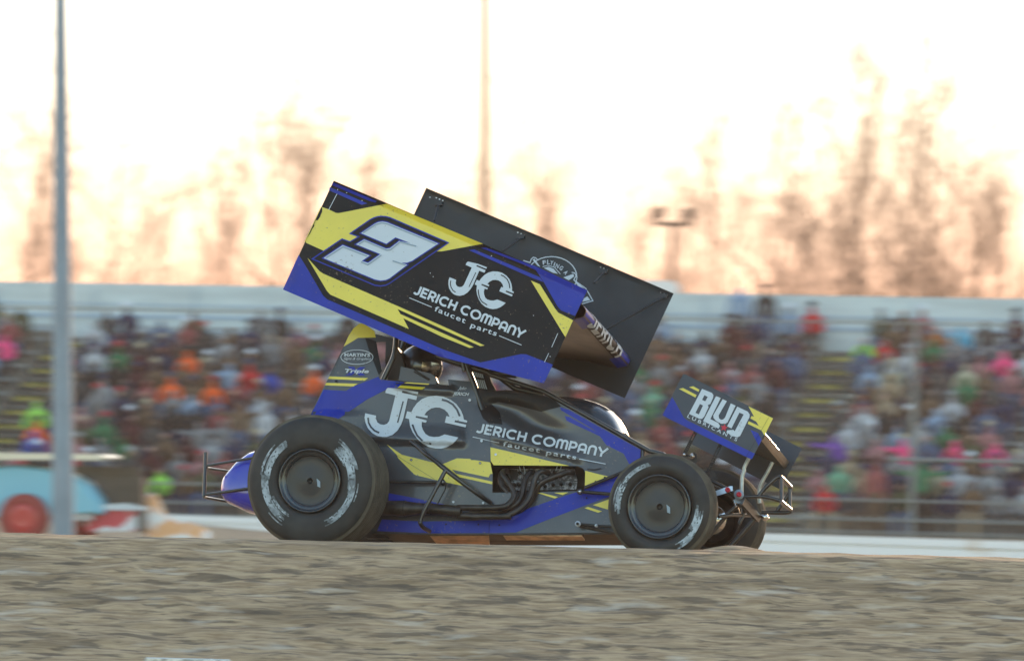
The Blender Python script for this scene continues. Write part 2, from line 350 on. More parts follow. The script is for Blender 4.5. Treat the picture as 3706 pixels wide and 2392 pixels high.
jc_logo(sh, affine([(465, 212), (1455, 893), (160, 560)], A4((272, 142), (680, 580), (80, 308))), .132, 0)
put_strokes(sh, 'JERICH COMPANY', (1494, 1062), (1888, 1226), (13.5, -31), 3, sw=.23, gap=.1)
put_text(sh, 'faucet', *A3((1872, 735), (2235, 885)), (7, -17), 3, bold=.015, space=1.2)
put_text(sh, 'parts', *A4((300, 840), (578, 935)), (7, -17), 3, bold=.015, space=1.2)
sh.line(A3((1578, 583), (1843, 693)), 2.6, 3); sh.line(A4((612, 933), (852, 1033)), 2.6, 3)
sh.line(A1((845, 395), (790, 500), (730, 615)), 2.2, 3); sh.line(A4((1240, 908), (1175, 1055)), 2.2, 3); sh.line(A4((1143, 1120), (1098, 1215)), 2.2, 3)
for x, y in A1((855, 335), (980, 378), (1195, 488)) + A4((980, 716), (1158, 1155), (530, 78)) + A2((188, 1110), (222, 1152)): sh.disc(x, y, 1.8, 3, 6)
top_near = sh.mb.build('wing_side_board', M9, car); tag(top_near, 'near side board with white 3 on yellow and black')
# far side board of the top wing (its inner face is seen)
FB = [A2((140, 100))[0], A5((887, 345))[0], A5((342, 1512))[0], (1366, 1062)]
sh = Sheet(CF, lambda x, y: 1.12 + (max(0, 17 - abs(dist(FB[0], FB[1], x, y))) * PXM * -.5), 60, [shift(FB[0], FB[1], 17)])
sh.plate(FB, 8, .008)
for l_, wd in ((arc(1995.8, 1003, 92, 74, 200, 385, 16), 3.4), (A2((1290, 960), (1370, 985), (1385, 945), (1410, 922), (1438, 930), (1455, 948)), 3.4), (A2((1865, 1100), (1900, 1108), (1918, 1140), (1890, 1190), (1960, 1240), (2030, 1290), (2062, 1340), (2116, 1437), (1980, 1475)), 3.4), (A2((1520, 1035), (1580, 1018), (1660, 1040), (1730, 1120)), 2.5)):
    sh.line(l_, wd, 3)
sh.paint(A2((1402, 952), (1422, 938), (1492, 1035), (1462, 1022)), 3); sh.paint(A2((1765, 1160), (1885, 1118), (1893, 1150), (1830, 1195)), 3)
sh.paint(A2((1535, 1048), (1590, 1035), (1650, 1058), (1700, 1118), (1640, 1105)), 3); sh.paint(A2((1895, 1200), (1960, 1245), (2020, 1300), (2040, 1330), (1960, 1290)), 3)
sh.paint(A2((2010, 1410), (2050, 1385), (2085, 1430), (1990, 1450)), 3)
for ch, (x, y), an in zip('FLYINGA', A2((1525, 1010), (1572, 1002), (1605, 1008), (1648, 1025), (1668, 1040), (1712, 1060), (1765, 1105)), (-8, 2, 10, 16, 22, 32, 48)):
    a = math.radians(an); wd = {'I': 3.5}.get(ch, 11.5); put_text(sh, ch, (x, y), (x + wd * math.cos(a), y + wd * math.sin(a)), (15 * math.sin(a), -15 * math.cos(a)), 3, bold=.02)
FARM = mat('far_board_black', (.014, .017, .02), .5, noise_amt=.4, nscale=3)
for x, y in A2((183, 212), (258, 218), (297, 235), (336, 250), (1225, 627), (1265, 643), (1302, 660), (2208, 1040), (2245, 1055)) + A5((72, 52), (110, 68), (147, 84), (742, 335), (780, 350), (817, 366)): sh.disc(x, y, 2.6, 7, 8)
tf = sh.mb.build('wing_side_board', M9 + [FARM], car); tag(tf, 'far side board, black inner face with white emblem')
# brackets and braces on the far board
for a, b in ((A2((285, 285))[0], A2((235, 490))[0]), (A2((1255, 680))[0], A2((1050, 850))[0]), (A5((105, 100))[0], A5((0, 230))[0]), (A5((770, 375))[0], A5((110, 760))[0])):
    mb = MB(); k = P(a[0], a[1], 1.11); mb.box(k, (.055, .02, .03)); mb.tube([P(a[0], a[1] + 6, 1.08), P(b[0], b[1], .95)], .008, 8)
    mb.build('wing_brace', [FARM], car)
# dished foil between the boards
LEp = DD((1438, 812), (1458, 822), (1469, 838), (1464, 852), (1440, 858), (1400, 850), (1356, 840), (1297, 832), (1200, 802), (1050, 738), (900, 662))
UPp = DD((905, 650), (1060, 715), (1200, 760), (1330, 785), (1390, 796), (1438, 812))
prof = [P(x, y, 1.1) for x, y in LEp + UPp[:-1]]
prof2 = [Vector((q.x, -.40, q.z)) for q in prof]
FOIL = mat('foil_skin', (.07, .055, .045), .33, metal=.5, noise_amt=.5, nscale=5)
mb = MB(); n = len(prof); NL = 8
rows = [[p1.lerp(p2, i / NL) for p1, p2 in zip(prof, prof2)] for i in range(NL + 1)]
mb.add([q for r_ in rows for q in r_], [(i * n + j, i * n + (j + 1) % n, (i + 1) * n + (j + 1) % n, (i + 1) * n + j) for i in range(NL) for j in range(n)], 0, True)
foil = mb.build('wing_foil', [FOIL, BLU, WHT], car)
# painted leading edge: blue ends, white word
def le_pt(s, t, off):                # s along the span 0 far..1 near, t 0 top ..1 bottom round the nose
    kk = [0, 1, 2, 3, 4, 5]; x = t * 5; i = min(4, int(x)); a = prof[i].lerp(prof[i + 1], x - i); c = (prof[0] + prof[5]) / 2
    d = (prof[i + 1] - prof[i]); nn = Vector((d.z, 0, -d.x)).normalized(); nn = nn if nn.x > 0 or True else nn
    q = Vector((a.x, 1.1 + (-.4 - 1.1) * s, a.z)); cc = Vector((c.x, 0, c.z)) - Vector((a.x, 0, a.z)); nn = -nn if nn.dot(cc) > 0 else nn
    return q + nn * off
mb = MB()
def le_patch(s0, s1, t0, t1, mi, off):
    ns, ntt = 4, 8
    v = [le_pt(s0 + (s1 - s0) * i / ns, t0 + (t1 - t0) * j / ntt, off) for i in range(ns + 1) for j in range(ntt + 1)]
    mb.add(v, [(i * (ntt + 1) + j, (i + 1) * (ntt + 1) + j, (i + 1) * (ntt + 1) + j + 1, i * (ntt + 1) + j + 1) for i in range(ns) for j in range(ntt)], mi, True)
le_patch(.01, .2, .08, .8, 1, .002); le_patch(.8, .99, .08, .8, 1, .002); le_patch(.2, .8, .1, .72, 3, .0018)
s0, s1 = .86, .2; tot = sum(GL[c][0] for c in 'JERICH') + .6; x = 0; off = .006
for c in 'JERICH':
    for st in GL[c][1]:
        off += .0002
        pts = []
        for a, b in zip(st[:-1], st[1:]):
            for k in range(12): pts.append((a[0] + (b[0] - a[0]) * k / 12, a[1] + (b[1] - a[1]) * k / 12))
        pts.append(st[-1])
        for q in ribbon([(a * .9, b) for a, b in pts], .16):
            mb.add([le_pt(s0 + (s1 - s0) * (x + a / .9 + (b - .5) * .12) / tot, .68 - .54 * b, off) for a, b in q], [(0, 1, 2, 3)], 2)
    x += GL[c][0] + .12
lt = mb.build('foil_lettering', [FOIL, BLU, WHT, BLK], foil)
# ---- nose wing
NB = A6((470, 134), (492, 128), (1725, 740), (1428, 1318), (1360, 1288), (400, 815), (300, 768), (180, 700))
sh = Sheet(CF, lambda x, y: -.1, 40); NB_ = sh
BLK2 = mat('nose_vinyl_black', (.016, .019, .027), .42, coat=.3, noise_amt=.2, nscale=4)
sh.plate(NB, 8, .006); sh.paint(offset(NB, -2.2), 8)
sh.paint(A6((318, 447), (350, 500), (480, 735), (525, 772), (1470, 1237), (1427, 1316), (1360, 1286), (400, 813), (300, 766), (184, 700)), 2)
sh.paint(A6((1380, 577), (1724, 745), (1605, 985), (1560, 912), (1370, 820), (1385, 785), (1525, 850), (1490, 790), (1408, 745), (1425, 712), (1460, 722)), 1)
sh.paint(A6((412, 335), (470, 322), (658, 420), (642, 455)), 1); sh.paint(A6((555, 310), (612, 298), (698, 345), (685, 375)), 1)
sh.paint(A6((1408, 903), (1515, 950), (1565, 1050), (1525, 1130)), 2)
sh.paint(A6((735, 335), (870, 390), (893, 420), (888, 460), (850, 545), (815, 560), (825, 590), (765, 720), (735, 752), (700, 752), (552, 682)), 3)
sh.paint(A6((768, 422), (815, 447), (778, 508), (735, 487)), 8); sh.paint(A6((705, 545), (748, 565), (690, 690), (643, 668)), 8)
sh.paint(A6((930, 435), (995, 462), (850, 755), (960, 808), (985, 850), (965, 888), (750, 782)), 3)
sh.paint(A6((1022, 478), (1080, 505), (965, 705), (972, 745), (1000, 765), (1030, 760), (1055, 735), (1135, 537), (1202, 568), (1090, 800), (1060, 820), (1000, 820), (930, 780), (895, 740), (892, 700)), 3)
sh.paint(A6((1225, 582), (1370, 650), (1398, 690), (1395, 730), (1265, 990), (1230, 1008), (1190, 1000), (1075, 945), (1085, 912), (1170, 905), (1190, 925), (1315, 690), (1255, 665), (1145, 885), (1085, 855)), 3)
sh.paint([(c_[0] + (14.5 if i % 2 == 0 else 6) * math.cos(math.radians(-78 + 36 * i)), c_[1] + (14.5 if i % 2 == 0 else 6) * math.sin(math.radians(-78 + 36 * i))) for c_ in A6((1042, 875)) for i in range(10)], 6)
put_text(sh, 'LUBRICANTS', *A6((525, 730), (1215, 1065)), (5, -11), 3, bold=.01, space=1.55)
sh.line(A6((1665, 730), (1345, 1285)), .9, 0)
nn_ = sh.mb.build('nose_wing_board', M9 + [BLK2], car); tag(nn_, 'near nose wing board with white lettering and red star')
FBN = [(2584, 1460), A6((2095, 1150))[0], A6((2125, 1168))[0], (2824, 1771), A6((600, 1110))[0], A6((590, 1080))[0]]
sh = Sheet(CF, lambda x, y: .82, 60); sh.plate(FBN, 8, .006)
tag(sh.mb.build('nose_wing_board', M9 + [BLK2], car), 'far nose wing board, plain black')
NF = A6((1612, 948), (1622, 965), (1590, 1030), (1560, 1060), (1480, 1020), (1300, 930), (1000, 770), (700, 610), (700, 590), (1000, 730), (1350, 870))
p1 = [P(x, y, -.09) for x, y in NF]; p2 = [Vector((q.x, .81, q.z)) for q in p1]; n = len(p1)
mb = MB(); mb.add(p1 + p2, [(j, (j + 1) % n, n + (j + 1) % n, n + j) for j in range(n)], 0)
mb.build('nose_wing_foil', [mat('nose_foil', (.22, .17, .12), .3, metal=.7, noise_amt=.3, nscale=8)], car)
def tb(name, pts, wv, r, mt, sm=True, parent=None, n=10):
    if not hasattr(wv, '__len__'): wv = [wv] * len(pts)
    q = [P(x, y, w_) for (x, y), w_ in zip(pts, wv)]
    if sm: q = smooth_path(q, 4)
    mb = MB(); mb.tube(q, r, n); return mb.build(name, [mt], parent or car)
def tbs(name, lst, mt):
    if name in ('cage_tube', 'radius_rod', 'frame_tube', 'wing_post'):
        return [tbs(name + ' ', [e], mt) for e in lst]
    name = name.strip()
    mb = MB()
    for pts, wv, r, sm in lst:
        if not hasattr(wv, '__len__'): wv = [wv] * len(pts)
        q = [P(x, y, w_) for (x, y), w_ in zip(pts, wv)]
        mb.tube(smooth_path(q, 4) if sm else q, r, 10)
    return mb.build(name, [mt], car)
# slotted struts of the nose wing
def strut(a, b, wv):
    mb = MB(); A_, B_ = P(*a, wv), P(*b, wv); d = (B_ - A_).normalized(); s_ = Vector((d.z, 0, -d.x))
    for sg in (-1, 1): mb.tube([A_ + s_ * .0085 * sg, B_ + s_ * .0085 * sg], .0045, 6)
    L_ = (B_ - A_).length
    for t in (0, .08, .42, .5, .58, .66, .74, .82, .9, 1): c_ = A_.lerp(B_, t); mb.tube([c_ - s_ * .011 - d * .006, c_ + s_ * .011 - d * .006], .006, 6)
    return mb.build('nose_wing_strut', [DARK], car)
strut(A6((640, 940))[0], A6((487, 1250))[0], -.05); strut(A6((985, 1120))[0], A6((810, 1510))[0], -.05)
mb = MB(); mb.hexa([P(*p, .0) for p in A6((570, 1320), (590, 1230), (625, 1218), (662, 1245), (665, 1300), (655, 1375), (600, 1345))], [P(*p, .03) for p in A6((570, 1320), (590, 1230), (625, 1218), (662, 1245), (665, 1300), (655, 1375), (600, 1345))]); 
mb.tube([P(*A6((487, 1250))[0], -.05), P(*A6((598, 1272))[0], -.03)], .007, 8)
mb.build('steering_bracket', [DARK], car)
mb = MB(); mb.lathe(P(*A6((598, 1272))[0], -.03), Vector((0, -1, 0)), [(0, .017), (.01, .016), (.018, .01), (.022, 0.001)], 16); mb.lathe(P(*A6((487, 1250))[0], -.06), Vector((0, -1, 0)), [(0, .01), (.008, .009), (.01, .001)], 12); mb.build('bolt', [CHR], car)
mb = MB(); mb.hexa([P(*p, .05) for p in G1((105, 200), (110, 30), (150, 5), (195, 30), (205, 90), (235, 130), (215, 230))], [P(*p, .08) for p in G1((105, 200), (110, 30), (150, 5), (195, 30), (205, 90), (235, 130), (215, 230))]); mb.build('shock_mount', [DARK], car)
SILV = mat('silver_tube', (.42, .42, .37), .4, metal=.6, noise_amt=.2, nscale=20)
tb('nose_wing_post', A7((1725, 130)) + G1((745, -60), (735, 20), (700, 130), (690, 310), (690, 420)), .12, .0125, SILV)
tb('nose_wing_post', A7((1925, 275)) + G1((1180, 20), (1060, 240), (1010, 400), (1020, 620)), .55, .0125, SILV)
# front bumper and front frame
fb = tbs('front_bumper', [(G1((730, 500), (900, 495), (1060, 495), (1250, 525), (1400, 572)), .12, .0135, True), (G1((1400, 572), (1500, 660), (1600, 740)), [.12, .29, .47], .0135, False), (G1((1600, 740), (1570, 785), (1400, 795), (1060, 790)), .47, .0135, True),
    (G1((1010, 480), (1130, 330), (1260, 210), (1340, 140), (1410, 130)), .12, .0135, True), (G1((1410, 130), (1510, 225), (1605, 325)), [.12, .3, .49], .0135, False), (G1((1605, 325), (1590, 400), (1470, 590), (1340, 770)), .49, .0135, True),
    (G1((1425, 160), (1425, 560)), .12, .0125, False), (G1((1580, 335), (1580, 730)), .48, .0125, False)], TUBE)
mb = MB(); a = [P(*p, .0) for p in G1((600, 470), (690, 470), (760, 520), (700, 640), (610, 620))]; mb.hexa(a, [v + Vector((0, .62, 0)) for v in a]); mb.build('front_crossmember', [TUBE], car)
tbs('frame_tube', [(G1((60, 165), (380, 330), (600, 460)), .05, .013, False), (G1((-50, 170), (200, 300), (600, 480)), .65, .013, False), (G1((700, 600), (720, 850), (640, 1000)), .3, .012, False),
    (G1((640, 640), (450, 800), (200, 1090), (60, 1250)), .15, .014, False), (G1((960, 880), (700, 1180), (480, 1420)), .55, .016, False), (G1((260, 870), (500, 835), (800, 845), (1180, 900)), [.0, .1, .4, .9], .012, False)], TUBE)
mb = MB(); q_ = G1((190, 395), (370, 330), (480, 300), (520, 300), (522, 385), (400, 430), (200, 490)); mb.hexa([P(*p, -.06) for p in q_], [P(*p, -.03) for p in q_]); arm = mb.build('torsion_arm', [mat('polished_arm', (.45, .5, .55), .3, metal=.8)], car)
mb = MB(); mb.lathe(P(*G1((640, 460))[0], -.02), Vector((0, -1, 0)), [(0, .032), (.012, .032), (.014, .001)], 20); mb.hexa([P(*p, .0) for p in G1((540, 560), (600, 500), (700, 480), (720, 560), (640, 620), (560, 610))], [P(*p, .02) for p in G1((540, 560), (600, 500), (700, 480), (720, 560), (640, 620), (560, 610))]); mb.build('torsion_stop', [GRY], car)
for c_, w_ in (((430, 372), -.07), ((642, 458), -.05)):
    mb = MB(); mb.lathe(P(*G1(c_)[0], w_), Vector((0, -1, 0)), [(0, .0165), (.012, .0165), (.016, .012), (.014, .005), (.01, .004), (.01, .0005)], 18); mb.build('red_cap', [RED], car)
mb = MB(); mb.lathe(P(*G1((1120, 880))[0], .62), Vector((0, -1, 0)), [(0, .001), (0, .025), (.02, .025), (.03, .012), (.03, .001)], 16); mb.tube([P(*G1((540, 560))[0], .05), P(*G1((590, 680))[0], .05)], .009, 8); mb.build('steering_joint', [CHR], car)
# ---- body panels
def ss(a, b, x): t = max(0, min(1, (x - a) / (b - a))); return t * t * (3 - 2 * t)
def ridge(x, y, p, q, amp, up, dn, fade=30):
    if not (p[0] - fade < x < q[0] + fade): return 0
    t = (x - p[0]) / (q[0] - p[0]); s_ = y - (p[1] + (q[1] - p[1]) * t); k = ss(p[0] - fade, p[0], x) * (1 - ss(q[0], q[0] + fade, x))
    if s_ < -up or s_ > dn: return 0
    return -amp * k * ((s_ + up) / up if s_ < 0 else 1 - s_ / dn)
def w_body(x, y):
    v = .008 * math.sin(x / 130 + 1) * math.sin(y / 95)
    v += ridge(x, y, (1330, 1588), (1670, 1601), .035, 60, 13, 24)
    v += ridge(x, y, (1800, 1590), (2090, 1662), .022, 40, 12)
    v += ridge(x, y, (1440, 1405), (1630, 1416), .03, 18, 9, 20)
    v += .03 * math.exp(-((x - 1850 - (y - 1480) * 1.6) / 75) ** 2) * ss(1430, 1480, y) * (1 - ss(1540, 1600, y))
    if x < 1400 and y < 1500: v += .04 * ss(1380, 1150, x)
    return v
CG = mat('carbon_grey_wrap', (.034, .037, .042), .36, coat=.45, noise_amt=.22, nscale=5); mud(CG)
M10 = M9 + [CG]
R_ = B1((160, 1365), (640, 380), (700, 250), (765, 150), (840, 86), (900, 70), (1062, 185), (1085, 330), (1110, 480), (1150, 680), (1165, 740), (1120, 820), (1145, 860), (1390, 885), (1480, 895)) + B2((1090, 1125), (1280, 1138), (1265, 1040), (1640, 1075), (1735, 1200)) + B5((110, 262), (175, 420), (245, 480), (275, 790), (285, 860)) + B4((1905, 1240), (1610, 1200), (1350, 1182), (980, 1165), (400, 1125)) + [(1330, 1640), (1200, 1560)]
sh = Sheet(CF, w_body, 12)
sh.plate(R_, 8)
sh.paint(B1((628, 403), (640, 380), (700, 250), (765, 150), (840, 88), (900, 73), (1060, 188), (1078, 275), (830, 280), (760, 325)), 1)
sh.paint(B1((980, 290), (1085, 330), (1110, 480), (1150, 680), (1165, 740), (1120, 800), (1050, 620), (975, 430), (930, 280)), 0)
sh.paint(B1((432, 815), (970, 840), (920, 875), (412, 850)), 1); sh.paint(B1((387, 905), (825, 918), (765, 955), (372, 940)), 1)
sh.paint(B1((350, 1000), (660, 1018), (760, 958), (1110, 822), (1145, 862), (1390, 887), (1475, 898), (1375, 975), (1240, 990), (950, 1140), (560, 1405), (165, 1365)), 2)
sh.paint(B2((528, 1102), (570, 1086), (955, 1112), (930, 1130)), 1); sh.paint(B2((408, 1180), (465, 1142), (885, 1172), (830, 1212)), 1)
c_ = B1((815, 548))[0]
sh.line(arc(c_[0], c_[1], 58, 26, 0, 360, 36)[:-1], 2.2, 3, True)
put_text(sh, "MARTIN'S", *B1((638, 535), (996, 540)), (1.0, -11), 3, bold=.03)
put_text(sh, 'Signs & Graphics', *B1((628, 583), (1005, 588)), (2.5, -9), 3, shear=.3)
sh.paint(B1((690, 680), (775, 682), (800, 722), (860, 684), (935, 688), (858, 740), (930, 802), (850, 806), (800, 762), (740, 802), (655, 800), (742, 740)), 2)
put_text(sh, 'Triple', *B1((640, 762), (978, 768)), (2.5, -13), 3, bold=.035, shear=.15)
put_text(sh, 'John', *B2((1432, 1213), (1570, 1217)), (3, -12), 3, shear=.4)
put_text(sh, 'JERICH', *B2((1348, 1300), (1612, 1316)), (3, -10.5), 3, bold=.03, shear=.1)
jc_logo(sh, lambda x, y: B4((x, y))[0], .26, 8)
sh.paint(B6((200, 30), (420, 180), (480, 195), (350, 186)), 1)
sh.disc(*B2((1632, 1388))[0], 5, 3); sh.disc(*B5((157, 715))[0], 5, 3); sh.disc(*B1((523, 882))[0], 4, 0)
sh.line(B5((240, 30), (275, 790)), 1.2, 0)
tag(sh.mb.build('cockpit_side_panel', M10, car), 'grey carbon side panel with large white JC letters')
H_ = B5((60, 5), (480, 68), (985, 113), (1130, 165), (2270, 830), (2265, 965), (2120, 1030)) + B7((2245, 380), (2150, 450), (1642, 640), (1650, 440), (1620, 375), (1545, 340), (345, 326), (300, 270)) + B5((275, 790), (245, 480), (175, 420), (110, 262))
sh = Sheet(CF, w_body, 12)
sh.plate(H_, 8)
sh.paint(B5((62, 8), (480, 70), (985, 115), (1130, 168), (1215, 260), (950, 330), (600, 240), (380, 200), (290, 225), (400, 340), (435, 500), (250, 480), (175, 420), (110, 262)), 0)
sh.paint(B5((1195, 265), (1310, 300), (2270, 835), (2265, 963), (2122, 1028), (2045, 885), (1815, 770), (1725, 650), (1690, 600), (1640, 560), (1215, 310)), 2)
sh.paint(B5((1262, 388), (1320, 395), (1690, 600), (1725, 652), (1290, 450)), 2)
sh.paint(B5((275, 800)) + B5((600, 875), (1325, 1047), (318, 1038)) + B7((300, 268)), 1)
sh.paint(B7((1650, 406), (2000, 495), (1645, 638)), 1)
put_strokes(sh, 'JERICH COMPANY', B5((78, 600))[0], B5((1795, 935))[0], (9, -33), 3, sw=.23, gap=.1)
put_text(sh, 'faucet', *B5((437, 780), (925, 872)), (4, -16), 3, bold=.02, space=1.25)
put_text(sh, 'parts', *B5((1012, 895), (1410, 965)), (4, -16), 3, bold=.02, space=1.25)
sh.line(B5((40, 663), (392, 742)), 2.8, 3); sh.line(B5((1455, 955), (1805, 1022)), 2.8, 3)
sh.disc(*B5((344, 895))[0], 4.5, 7); sh.disc(*B7((1930, 502))[0], 4, 0); sh.disc(*B7((1797, 558))[0], 3, 0)
sh.line(B5((1560, 1090), (1660, 1098), (1745, 1078)), 3, 0)
tag(sh.mb.build('hood_side_panel', M10, car), 'carbon grey bonnet side with white company lettering')
L_ = B6((0, 168), (350, 185), (720, 215), (1260, 232), (1425, 240), (1440, 258), (1680, 262), (1722, 300), (1755, 465), (1750, 740)) + B7((330, 720), (1640, 692), (1640, 645), (2150, 458), (2300, 400), (2300, 1285), (280, 1300)) + B6((850, 1335), (0, 1300))
sh = Sheet(CF, lambda x, y: .004 + .012 * math.sin(x / 150) * math.sin(y / 80), 14)
sh.plate(L_, 8)
sh.paint(B6((345, 186), (480, 197), (900, 300), (1035, 400), (1325, 640), (1080, 590), (640, 485), (600, 465), (370, 235)), 1)
sh.paint(B6((1025, 318), (1230, 235), (1425, 242), (1440, 260), (1680, 265), (1722, 302), (1753, 462), (1720, 465), (1695, 512), (1640, 503), (1160, 400), (1215, 460), (1750, 575), (1748, 615), (1270, 512)), 1)
sh.paint(B6((60, 1298), (130, 1130), (700, 1160), (1500, 1150)) + B7((600, 1050), (800, 960), (1050, 870), (1490, 722), (1600, 697), (1640, 694), (1640, 650), (2150, 468), (2250, 440), (2250, 680), (1940, 795), (1640, 905), (1100, 1110), (660, 1285), (280, 1297)) + B6((1700, 1328), (850, 1332)), 2)
sh.paint(B6((230, 745), (700, 835), (1060, 912), (1000, 925), (770, 910), (230, 890)), 2)
for q in (B7((960, 720), (1030, 722), (1260, 780), (1215, 800)), B7((1205, 720), (1410, 714), (1330, 752)), B7((1760, 895), (1985, 815), (1975, 960)), B7((1640, 940), (1690, 922), (1890, 985), (1835, 1005))): sh.paint(q, 1)
for q in B6((560, 258), (1570, 305)): sh.disc(*q, 4.6, 0); sh.disc(*q, 2.6, 7)
for q in B6((1178, 873), (1614, 888)): sh.disc(*q, 4.5, 3)
for q in B6((1070, 1200), (1545, 1205), (1850, 1212)) + B7((1670, 795),): sh.disc(*q, 3.4, 0)
sh.line(B6((1705, 1180), (1700, 1330)), 1.5, 0); sh.line(B6((330, 185), (900, 540)), 1, 5)
tag(sh.mb.build('lower_side_panel', M10, car), 'lower side panel in carbon, yellow and blue')
# yellow return of R panel in front of the engine bay seam
# ---- belly pan and frame rails
def slab(name, pts, w0, w1, mt, parent=None):
    mb = MB(); mb.hexa([P(*p, w0) for p in pts], [v + Vector((0, w1 - w0, 0)) for v in [P(*p, w0) for p in pts]]); return mb.build(name, [mt] if not isinstance(mt, list) else mt, parent or car)
slab('frame_rail', B6((0, 1300), (850, 1340)) + B7((280, 1300), (2250, 1290), (2250, 1312), (280, 1320)) + B6((850, 1358), (0, 1330)), .0, .03, DARK)
mb = MB()
a = [P(*p, .03) for p in B6((830, 1345), (1700, 1345))]; b = [v + Vector((-.08 if i else .0, .42, -.03)) for i, v in enumerate(a)]
mb.hexa([a[0], a[1], b[1], b[0]], [v + Vector((0, 0, -.01)) for v in (a[0], a[1], b[1], b[0])]); mb.build('belly_pan', [BELLY], car)
mb = MB(); a = [P(*p, .03) for p in B7((480, 1318), (1600, 1322))]; b = [v + Vector((0, .1, -.01)) for v in a]
mb.hexa([a[0], a[1], b[1], b[0]], [v + Vector((0, 0, -.008)) for v in (a[0], a[1], b[1], b[0])]); mb.build('floor_edge', [BELLY], car)
slab('undertray', B6((-100, 1320), (850, 1335)) + B7((250, 1315), (2350, 1315), (2350, 1400), (0, 1420)) + B6((-100, 1400)), .45, .5, DARK)
# inner hull so that nothing shows through, far side panel, cockpit interior
slab('chassis_core', B1((560, 1380), (900, 900)) + B2((540, 1200), (1300, 1220), (1740, 1230)) + B5((800, 250), (2200, 900), (2230, 1200)) + B7((1700, 700), (1600, 760), (340, 760), (330, 340), (200, 500)) + B6((1500, 400), (200, 300)), .32, .52, DARK)
slab('chassis_core', B6((100, 700), (1750, 750)) + B7((1700, 700), (2050, 800), (2100, 1250)) + B6((100, 1290)), .06, .6, DARK)
slab('engine_bay_wall', B7((300, 310), (1700, 310), (1700, 720), (300, 740)), .3, .32, DARK)
mb = MB(); q_ = B2((-60, 250), (335, 345), (470, 380), (760, 470), (1000, 700), (1090, 1100), (540, 1110), (300, 1050), (205, 725), (215, 405), (65, 415))
mb.hexa([P(*p, .66) for p in q_], [P(*p, .68) for p in q_]); mb.build('far_cockpit_panel', [TUBE], car)
slab('far_hood_panel', B5((0, 80), (480, 40), (985, 112), (1150, 170), (2300, 840), (2300, 1000), (0, 1000)), .7, .71, TUBE)
# air scoop / engine cover dome on the far side of the nose
SCOOP = mat('cover_black', (.03, .035, .042), .25, coat=.9)
mb = MB(); rows = []
oc = B5((1225, 150), (1380, 160), (1560, 185), (1700, 225), (1820, 280), (1920, 345), (1990, 420), (2050, 520), (2095, 625))
n_ = 9
for i, (x, y) in enumerate(oc):
    base = (x - 150, y + 330); r_ = []
    for j in range(n_ + 1):
        t = j / n_; a = math.pi * t; wv = .5 - .28 * math.cos(a); k = math.sin(a) ** .6
        q0 = P(*oc[i], .5); dwn = .22 * (1 - k); r_.append(Vector((q0.x, wv, q0.z - dwn)))
    rows.append(r_)
mb.add([q for r_ in rows for q in r_], [(i * (n_ + 1) + j, i * (n_ + 1) + j + 1, (i + 1) * (n_ + 1) + j + 1, (i + 1) * (n_ + 1) + j) for i in range(len(oc) - 1) for j in range(n_)], 0, True)
mb.build('engine_cover', [SCOOP], car)
# tubes of the roll cage and frame
cage = tbs('cage_tube', [(B2((395, 300), (375, 520), (340, 680), (250, 880), (165, 1060)), .04, .0175, True), (B2((395, 250), (700, 330), (1560, 740)), [.04, .05, .05], .017, False),
    (B2((1570, 760), (1640, 960), (1720, 1160), (1800, 1400), (1850, 1560)), .02, .019, True), (B2((560, 300), (420, 720), (330, 1060)), .62, .016, False), (B2((1740, 830), (1900, 1180), (2050, 1500)), .62, .016, False),
    (B2((1570, 780), (1740, 840)), [.02, .62], .016, False)], TUBE)
tbs('top_frame_tube', [([A4((500, 1345))[0], B5((985, 62))[0], B5((1215, 190))[0], B5((2386, 850))[0], A7((740, 190))[0], A7((1000, 330))[0]], 0.0, .0165, False), ([B5((2300, 820))[0], B5((2290, 1000))[0]], .02, .015, False)], TUBE)
tbs('wing_post', [([A4((520, 1300))[0], B5((600, 20))[0], B5((985, 110))[0]], .3, .02, False), ([A3((1900, 1275))[0], A3((2270, 1395))[0], A4((500, 1330))[0], A4((800, 1350))[0]], .05, .022, False), ([B2((1530, 760))[0], B2((1560, 900))[0]], .02, .02, False)], TUBE)
# slotted windscreen guard
mb = MB(); q0, q1, q2, q3 = [P(*p, .42) for p in B2((1660, 848), (1830, 880), (1938, 1212), (1722, 1172))]
for i in range(6):
    a, b = i / 6 + .02, i / 6 + .115; mb.hexa([q0.lerp(q1, a), q0.lerp(q1, b), q3.lerp(q2, b), q3.lerp(q2, a)], [v + Vector((0, .01, 0)) for v in (q0.lerp(q1, a), q0.lerp(q1, b), q3.lerp(q2, b), q3.lerp(q2, a))], 0)
mb.add([v + Vector((0, .02, 0)) for v in (q0, q1, q2, q3)], [(0, 1, 2, 3)], 1)
mb.tube([q0.lerp(q3, .5) - Vector((0, .01, 0)), q1.lerp(q2, .5) - Vector((0, .01, 0))], .006, 6, 1); mb.build('rock_screen', [WHT, DARK], car)
slab('rock_screen_frame', B2((1830, 870), (1935, 900), (2000, 1080), (2080, 1225), (1940, 1212)), .44, .455, SUIT)
